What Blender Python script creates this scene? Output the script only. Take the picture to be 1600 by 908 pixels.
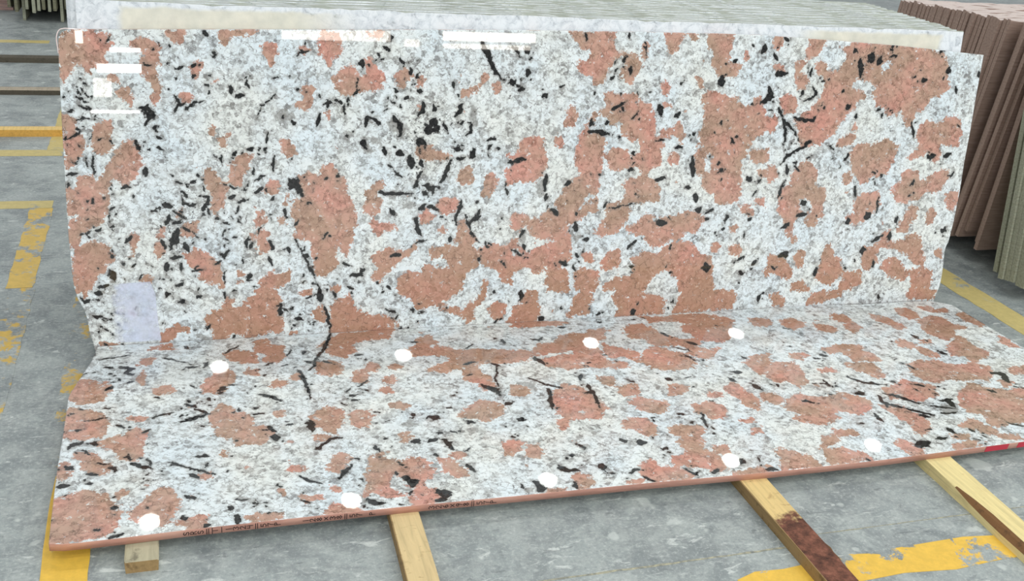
import bpy, bmesh, math, random
import numpy as np
from mathutils import Vector, Matrix, Euler

for _o in list(bpy.data.objects):
    bpy.data.objects.remove(_o, do_unlink=True)
SC = bpy.context.scene
COL = SC.collection

# ------------------------------------------------------------------ camera
cam_d = bpy.data.cameras.new('camera')
cam_d.sensor_width = 36.0
cam_d.sensor_fit = 'HORIZONTAL'
cam_d.lens = 1625.913 * 36.0 / 1600.0
cam_d.clip_end = 200
cam = bpy.data.objects.new('camera', cam_d)
cam.location = (0.32533, -3.11426, 1.65515)
cam.rotation_mode = 'XYZ'
cam.rotation_euler = (1.151018, -0.084938, -0.296549)
COL.objects.link(cam)
SC.camera = cam

# ------------------------------------------------------------------ world: the soft daylight that fills the open hall
w = bpy.data.worlds.new('hall_daylight')
w.use_nodes = True
w.node_tree.nodes['Background'].inputs[0].default_value = (0.94, 0.98, 1.0, 1)
w.node_tree.nodes['Background'].inputs[1].default_value = 0.50
SC.world = w
SC.view_settings.view_transform = 'Standard'
SC.view_settings.look = 'None'
SC.view_settings.gamma = 1.0
SC.view_settings.use_curve_mapping = False
SC.view_settings.exposure = 0.46
LAMP_STRENGTH = 230.0
SC.cycles.sample_clamp_indirect = 60.0
SC.cycles.max_bounces = 6
SC.cycles.diffuse_bounces = 3
SC.cycles.glossy_bounces = 4

TH = 0.1332048          # the lean of the standing slabs
UX, UY, ZT = 0.00233, 0.02521, 0.055   # foot of the standing slab; height of the lying slab's polished face
ZB = 0.035              # top of the timber battens

# ------------------------------------------------------------------ helpers
def tag(o, label=None, cat=None, group=None, kind=None):
    if label: o['label'] = label
    if cat: o['category'] = cat
    if group: o['group'] = group
    if kind: o['kind'] = kind
    elif cat: o['kind'] = 'thing'
    return o

def mesh_obj(name, verts, faces, mats, parent=None, midx=None, smooth=False):
    me = bpy.data.meshes.new(name)
    me.from_pydata([tuple(v) for v in verts], [], [tuple(f) for f in faces])
    for m in (mats if isinstance(mats, (list, tuple)) else [mats]):
        me.materials.append(m)
    if midx is not None:
        me.polygons.foreach_set('material_index', list(midx))
    if smooth:
        me.polygons.foreach_set('use_smooth', [True] * len(me.polygons))
    me.update()
    o = bpy.data.objects.new(name, me)
    COL.objects.link(o)
    if parent: o.parent = parent
    return o

def empty(name, loc=(0, 0, 0), rot=(0, 0, 0)):
    o = bpy.data.objects.new(name, None)
    o.empty_display_size = 0.1
    o.location = loc
    o.rotation_euler = rot
    COL.objects.link(o)
    return o

BOXF = [(0, 3, 2, 1), (4, 5, 6, 7), (0, 1, 5, 4), (1, 2, 6, 5), (2, 3, 7, 6), (3, 0, 4, 7)]
def box(x0, x1, y0, y1, z0, z1):
    return [(x0, y0, z0), (x1, y0, z0), (x1, y1, z0), (x0, y1, z0), (x0, y0, z1), (x1, y0, z1), (x1, y1, z1), (x0, y1, z1)], BOXF

def joined(parts):
    V, F = [], []
    for v, f in parts:
        n = len(V)
        V += list(v)
        F += [tuple(i + n for i in q) for q in f]
    return V, F

def bevel(o, w=0.003, seg=2):
    m = o.modifiers.new('bevel', 'BEVEL')
    m.width = w; m.segments = seg; m.limit_method = 'ANGLE'
    return o

def lathe(profile, n=28):
    V, F = [], []
    for i, (r, z) in enumerate(profile):
        for k in range(n):
            a = 2 * math.pi * k / n
            V.append((r * math.cos(a), r * math.sin(a), z))
    for i in range(len(profile) - 1):
        for k in range(n):
            F.append((i * n + k, i * n + (k + 1) % n, (i + 1) * n + (k + 1) % n, (i + 1) * n + k))
    return V, F

ORD = ['first', 'second', 'third', 'fourth', 'fifth', 'sixth', 'seventh', 'eighth', 'ninth', 'tenth', 'eleventh', 'twelfth', 'thirteenth', 'fourteenth', 'fifteenth',
       'sixteenth', 'seventeenth', 'eighteenth', 'nineteenth', 'twentieth'] 
def ordinal(k):
    if k < 20: return ORD[k]
    t, u = divmod(k + 1, 10)
    tens = {2: 'twenty', 3: 'thirty', 4: 'forty', 5: 'fifty'}[t]
    return (tens[:-1] + 'ieth') if u == 0 else tens + '-' + ORD[u - 1]

# ------------------------------------------------------------------ material helpers
class NT:
    def __init__(self, name):
        self.m = bpy.data.materials.new(name)
        self.m.use_nodes = True
        self.t = self.m.node_tree
        self.n = self.t.nodes
        self.b = self.n['Principled BSDF']
    def add(self, kind, **kw):
        nd = self.n.new(kind)
        for k, v in kw.items():
            setattr(nd, k, v)
        return nd
    def link(self, a, b):
        self.t.links.new(a, b)
    def _in(self, sock, v):
        if isinstance(v, bpy.types.NodeSocket): self.link(v, sock)
        else: sock.default_value = v
    def math(self, op, a, b=0.0, c=None, clamp=False):
        nd = self.add('ShaderNodeMath', operation=op, use_clamp=clamp)
        self._in(nd.inputs[0], a); self._in(nd.inputs[1], b)
        if c is not None: self._in(nd.inputs[2], c)
        return nd.outputs[0]
    def vmath(self, op, a, b):
        nd = self.add('ShaderNodeVectorMath', operation=op)
        self._in(nd.inputs[0], a); self._in(nd.inputs[1], b)
        return nd.outputs[0]
    def noise(self, vec, scale, detail=4, rough=0.55, dist=0.0):
        nd = self.add('ShaderNodeTexNoise')
        if vec is not None: self.link(vec, nd.inputs['Vector'])
        nd.inputs['Scale'].default_value = scale
        nd.inputs['Detail'].default_value = detail
        nd.inputs['Roughness'].default_value = rough
        nd.inputs['Distortion'].default_value = dist
        return nd
    def voronoi(self, vec, scale, feature='F1', rnd=1.0):
        nd = self.add('ShaderNodeTexVoronoi', feature=feature)
        if vec is not None: self.link(vec, nd.inputs['Vector'])
        nd.inputs['Scale'].default_value = scale
        nd.inputs['Randomness'].default_value = rnd
        return nd
    def ramp(self, fac, stops, interp='LINEAR'):
        nd = self.add('ShaderNodeValToRGB')
        cr = nd.color_ramp
        cr.interpolation = interp
        while len(cr.elements) < len(stops): cr.elements.new(0.5)
        for e, (p, c) in zip(cr.elements, stops):
            e.position = p
            e.color = (c, c, c, 1) if isinstance(c, (int, float)) else (*c, 1)
        self._in(nd.inputs[0], fac)
        return nd.outputs[0]
    def mix(self, fac, a, b, mode='MIX'):
        nd = self.add('ShaderNodeMix', data_type='RGBA', blend_type=mode)
        self._in(nd.inputs[0], fac)
        for s, v in ((nd.inputs[6], a), (nd.inputs[7], b)):
            if isinstance(v, tuple) and len(v) == 3: v = (*v, 1)
            self._in(s, v)
        return nd.outputs[2]
    def step(self, x, lo, hi):
        nd = self.add('ShaderNodeMapRange', interpolation_type='SMOOTHSTEP')
        self._in(nd.inputs[0], x)
        self._in(nd.inputs[1], lo); self._in(nd.inputs[2], hi)
        return nd.outputs[0]
    def attr(self, name, out='Fac'):
        nd = self.add('ShaderNodeAttribute', attribute_name=name)
        return nd.outputs[out]
    def sep(self, v):
        nd = self.add('ShaderNodeSeparateXYZ')
        self.link(v, nd.inputs[0])
        return nd.outputs
    def objco(self):
        return self.add('ShaderNodeTexCoord').outputs['Object']
    def pos(self):
        return self.add('ShaderNodeNewGeometry').outputs['Position']
    def scalev(self, v, s):
        return self.vmath('MULTIPLY', v, s)
    def bump(self, h, strength=0.3, dist=0.003):
        nd = self.add('ShaderNodeBump')
        nd.inputs['Strength'].default_value = strength
        nd.inputs['Distance'].default_value = dist
        self.link(h, nd.inputs['Height'])
        self.link(nd.outputs[0], self.b.inputs['Normal'])
    def out(self, color, rough=0.6, spec=0.5):
        self._in(self.b.inputs['Base Color'], (*color, 1) if isinstance(color, tuple) and len(color) == 3 else color)
        self._in(self.b.inputs['Roughness'], rough)
        self.b.inputs['Specular IOR Level'].default_value = spec
        return self.m

def srgb(r, g, b):
    f = lambda c: (c / 255 / 12.92) if c <= 10 else ((c / 255 + 0.055) / 1.055) ** 2.4
    return (f(r), f(g), f(b))

def flat_mat(name, col, rough=0.6, spec=0.5):
    return NT(name).out(col, rough, spec)

def emit_mat(name, col, strength):
    t = NT(name)
    t.out((0.8, 0.8, 0.8), 0.5)
    t.b.inputs['Emission Color'].default_value = (*col, 1)
    t.b.inputs['Emission Strength'].default_value = strength
    return t.m

# ---- concrete: used by the floor and, under worn paint, by the painted lines
def concrete_nodes(t):
    p = t.pos()
    big = t.noise(p, 0.9, 5, 0.6).outputs[0]
    mid = t.noise(p, 5.0, 6, 0.65, 0.6).outputs[0]
    fine = t.noise(p, 34.0, 5, 0.7).outputs[0]
    base = t.ramp(big, [(0.30, srgb(150, 157, 157)), (0.5, srgb(168, 175, 173)), (0.72, srgb(186, 192, 188))])
    c = t.mix(t.step(mid, 0.38, 0.60), t.mix(0.75, base, srgb(116, 123, 125)), base)
    m3 = t.noise(p, 14.0, 6, 0.7, 0.4).outputs[0]
    c = t.mix(t.math('MULTIPLY', t.step(m3, 0.42, 0.62), 0.35), c, srgb(196, 200, 196))
    c = t.mix(t.math('MULTIPLY', t.step(fine, 0.30, 0.72), 0.5), t.mix(0.35, c, srgb(104, 110, 112)), c)
    # pale scuffs and slurry marks, drawn out in one direction
    sp = t.vmath('MULTIPLY', p, (1.0, 3.2, 1.0))
    sc = t.noise(sp, 9.0, 7, 0.72, 1.2).outputs[0]
    scm = t.math('MULTIPLY', t.step(sc, 0.575, 0.67), 0.65)
    c = t.mix(scm, c, srgb(214, 218, 214))
    dk = t.noise(sp, 13.0, 6, 0.7, 0.8).outputs[0]
    c = t.mix(t.math('MULTIPLY', t.step(dk, 0.585, 0.70), 0.62), c, srgb(92, 98, 100))
    f2 = t.noise(p, 95.0, 5, 0.75).outputs[0]
    c = t.mix(t.math('MULTIPLY', t.step(f2, 0.52, 0.64), 0.35), c, srgb(206, 210, 206))
    c = t.mix(t.math('MULTIPLY', t.step(f2, 0.46, 0.36), 0.35), c, srgb(104, 110, 112))
    # blotches of dried slurry
    bl = t.noise(p, 7.5, 3, 0.5).outputs[0]
    c = t.mix(t.math('MULTIPLY', t.step(bl, 0.66, 0.70), 0.5), c, srgb(206, 211, 206))
    return p, c, mid, fine

def mat_floor():
    t = NT('concrete')
    p, c, mid, fine = concrete_nodes(t)
    t.bump(t.math('ADD', mid, t.math('MULTIPLY', fine, 0.4)), 0.25, 0.002)
    return t.out(c, t.ramp(mid, [(0.3, 0.42), (0.7, 0.62)]), 0.4)

def mat_paint(name, col, wear_lo, wear_hi, scale=8.0):
    t = NT(name)
    p, c, mid, fine = concrete_nodes(t)
    n1 = t.noise(t.vmath('ADD', p, (3.1, 1.7, 0)), scale, 7, 0.72, 0.3).outputs[0]
    n2 = t.noise(p, scale * 0.25, 2, 0.5).outputs[0]
    wv = t.math('ADD', t.math('MULTIPLY', n1, 0.65), t.math('MULTIPLY', n2, 0.35))
    m = t.step(wv, wear_lo, wear_hi)
    tone = t.mix(t.step(fine, 0.35, 0.7), tuple(x * 0.86 for x in col), col)
    cc = t.mix(m, c, tone)
    return t.out(cc, 0.5, 0.4)

M_FLOOR = mat_floor()
YEL = srgb(232, 188, 76)
M_PAINT = mat_paint('yellow_paint', YEL, 0.40, 0.43)
M_PAINT_WORN = mat_paint('yellow_paint_worn', srgb(212, 178, 92), 0.43, 0.49, 14.0)
M_PAINT_VERY = mat_paint('yellow_paint_rubbed', srgb(212, 176, 84), 0.515, 0.57, 12.0)
M_PAINT_PALE = mat_paint('yellow_paint_faded', srgb(202, 184, 122), 0.36, 0.46, 10.0)

# ------------------------------------------------------------------ the setting
floor = tag(mesh_obj('floor', *box(-14, 22, -18, 22, -0.2, 0.0), M_FLOOR), kind='structure')

def paint(name, pts, mat, z=0.0012):
    n = len(pts)
    V = [(x, y, z) for x, y in pts] + [(x, y, -0.002) for x, y in pts]
    F = [tuple(range(n))] + [(i, i + n, (i + 1) % n + n, (i + 1) % n) for i in range(n)]
    a = sum(pts[i][0] * pts[(i + 1) % n][1] - pts[(i + 1) % n][0] * pts[i][1] for i in range(n))
    if a < 0: F[0] = tuple(reversed(F[0])); F[1:] = [tuple(reversed(f)) for f in F[1:]]
    return mesh_obj(name, V, F, mat, floor)

rngp = random.Random(3)
def ragged_strip(x0, x1, y0, y1, amp=0.006, step=0.05):
    """a painted strip whose edges wander a little"""
    P = []
    along_x = (x1 - x0) > (y1 - y0)
    n = max(2, int(max(x1 - x0, y1 - y0) / step))
    r = lambda: rngp.uniform(-amp, amp)
    if along_x:
        P += [(x0 + (x1 - x0) * i / n, y0 + r()) for i in range(n + 1)]
        P += [(x1 - (x1 - x0) * i / n, y1 + r()) for i in range(n + 1)]
    else:
        P += [(x1 + r(), y0 + (y1 - y0) * i / n) for i in range(n + 1)]
        P += [(x0 + r(), y1 - (y1 - y0) * i / n) for i in range(n + 1)]
    return P

paint('painted_line', ragged_strip(3.47, 3.60, -2.5, 1.1, .004), M_PAINT_PALE)
paint('painted_line', ragged_strip(-3.0, -0.215, 2.195, 2.29, .003), M_PAINT_PALE)
paint('painted_line', ragged_strip(-0.29, -0.205, 2.295, 3.4, .003), M_PAINT_PALE)
paint('painted_line', ragged_strip(-3.0, -0.20, 1.45, 1.545, .003), M_PAINT_PALE)
paint('painted_line', ragged_strip(-0.285, -0.192, 0.62, 1.447, .004), M_PAINT_WORN)
paint('painted_line', ragged_strip(-0.27, -0.185, -0.3, 0.617, .004), M_PAINT_VERY)
paint('painted_line', ragged_strip(-0.045, 0.045, -0.60, 0.60, .004), M_PAINT_VERY)
paint('painted_line', ragged_strip(-0.02, 0.082, -2.2, -0.61, .003), M_PAINT)
paint('painted_line', ragged_strip(-3.0, -0.5, 4.81, 4.9, .004), M_PAINT_PALE)
paint('painted_line', [(1.60, -1.345), (1.66, -1.325), (1.74, -1.33), (1.82, -1.322), (1.93, -1.308), (2.0, -1.318), (2.06, -1.335),
                       (2.075, -1.312), (2.2, -1.308), (2.31, -1.305), (2.42, -1.318), (2.5, -1.312), (2.9, -1.318), (3.4, -1.31),
                       (3.4, -1.40), (2.9, -1.405), (2.44, -1.408), (2.33, -1.41), (2.2, -1.42), (2.05, -1.405), (1.95, -1.41), (1.6, -1.42)], M_PAINT)
M_JOINT = NT('joint_sand')
_p = M_JOINT.pos()
M_JOINT = M_JOINT.out(M_JOINT.ramp(M_JOINT.noise(_p, 60, 4).outputs[0], [(0.35, srgb(120, 122, 116)), (0.65, srgb(182, 176, 150))]), 0.9)
paint('floor_joint', ragged_strip(-0.5, 1.83, -1.256, -1.250, .0018, .03), M_JOINT, 0.0008)
paint('floor_joint', ragged_strip(1.83, 6.0, -1.219, -1.216, .001, .03), M_JOINT, 0.0008)

# wall with daylight windows far behind the photographer (seen only as glints in the polished stone)
M_WALL = flat_mat('grey_cladding', srgb(150, 155, 156), 0.7)
M_FRAME = flat_mat('window_frame_grey', srgb(90, 95, 98), 0.5)
M_PANE_W = emit_mat('daylight_pane_warm', (1.0, 0.93, 0.80), 22.0)
M_PANE_C = emit_mat('daylight_pane', (1.0, 0.99, 0.96), 34.0)
M_PANE_D = emit_mat('daylight_pane_dim', (1.0, 0.93, 0.82), 8.0)
tag(mesh_obj('wall_front', *box(-14, 22, -16.4, -16.2, 0.0, 6.6), M_WALL), kind='structure')
_wi = 0
def window(x0, x1, z0, z1, mat):  # builds the glinting windows and, further on, the added fill panes
    global _wi
    _wi += 1
    y = -16.2
    V, F = joined([box(x0 - .04, x1 + .04, y - .02, y + .03, z0 - .04, z0), box(x0 - .04, x1 + .04, y - .02, y + .03, z1, z1 + .04),
                   box(x0 - .04, x0, y - .02, y + .03, z0, z1), box(x1, x1 + .04, y - .02, y + .03, z0, z1)])
    f = tag(mesh_obj('window_%d' % _wi, V, F, M_FRAME), kind='structure')
    mesh_obj('pane', *box(x0, x1, y - .01, y + .012, z0, z1), mat, f)
window(-0.72, -0.22, 1.85, 1.92, M_PANE_C)
window(-0.94, -0.22, 1.50, 1.64, M_PANE_C)
window(-1.08, -0.28, 0.805, 0.85, M_PANE_C)
window(-1.02, -0.72, 1.08, 1.40, M_PANE_D)
window(-1.26, -1.14, 1.98, 2.22, M_PANE_W)
window(4.45, 4.75, 2.06, 2.20, M_PANE_D)
window(5.20, 7.05, 2.20, 2.36, M_PANE_W)
window(5.20, 6.95, 2.05, 2.14, M_PANE_D)
window(2.2, 4.2, 2.14, 2.34, M_PANE_D)
# unseen glowing panes added atop that wall to brighten the standing slab's face
M_PANE_FILL = emit_mat('added_fill_pane', (0.95, 0.98, 1.0), 4.6)
for _k in range(8):
    window(-13.0 + 4.3 * _k, -9.0 + 4.3 * _k, 3.7, 6.3, M_PANE_FILL)

# roof beams that carry the lamps
M_BEAM = flat_mat('roof_beam_paint', srgb(170, 174, 176), 0.6)
ROWS = [(-6.05, (-1.45, 0.65, 2.73, 5.09, 7.11)), (-4.0, (-0.09, 1.82, 3.91, 6.09, 7.97)), (2.15, (-0.09, 1.82, 3.91, 6.09))]
for i, (y, xs) in enumerate(ROWS):
    V, F = joined([box(-14, 22, y - .06, y + .06, 6.60, 6.62), box(-14, 22, y - .06, y + .06, 6.76, 6.78), box(-14, 22, y - .008, y + .008, 6.62, 6.76)])
    tag(mesh_obj('trim_%d' % (i + 1), V, F, M_BEAM), kind='structure')

# ------------------------------------------------------------------ round LED lamps
M_LENS = emit_mat('lamp_lens', (0.97, 1.0, 0.96), LAMP_STRENGTH)
M_HOUSING = flat_mat('lamp_housing', srgb(60, 62, 66), 0.4)
def make_lamp():
    r = empty('high_bay_lamp')
    V, F = lathe([(0.001, .14), (.05, .14), (.055, .09), (.10, .08), (.125, .05), (.128, .0), (.122, -.004), (.118, .004), (0.001, .004)])
    mesh_obj('housing', V, F, M_HOUSING, r, smooth=False)
    n = 9
    V = [(0, 0, 0.0)]
    N = 72
    for k in range(N):
        a = 2 * math.pi * k / N
        rr = .100 + .006 * math.cos(n * a)
        V.append((rr * math.cos(a), rr * math.sin(a), 0.0))
    F = [(0, 1 + (k + 1) % N, 1 + k) for k in range(N)]
    mesh_obj('lens', V, F, M_LENS, r)
    mesh_obj('suspension_rod', *lathe([(.006, .14), (.006, .60)], 8), M_HOUSING, r)
    tag(r, 'round white LED lamp hanging from a roof beam over the slabs', 'lamp', 'round LED lamps under the roof')
    return r
lamp0 = make_lamp()
first = True
for y, xs in ROWS:
    for x in xs:
        if first:
            r = lamp0; first = False
        else:
            r = lamp0.copy(); COL.objects.link(r)
            for ch in list(lamp0.children):
                c = ch.copy(); COL.objects.link(c); c.parent = r
        r.location = (x, y, 6.0)
        tag(r, 'round LED lamp, %s from the left in the %s roof row behind the camera' % (ordinal(sorted(xs).index(x)), ('farthest', 'nearer')[y > -5]) if y < 0 else 'round white LED lamp, %s from the left in the roof row above the pale stack' % ordinal(sorted(xs).index(x)), 'lamp', 'round LED lamps under the roof')

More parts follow.
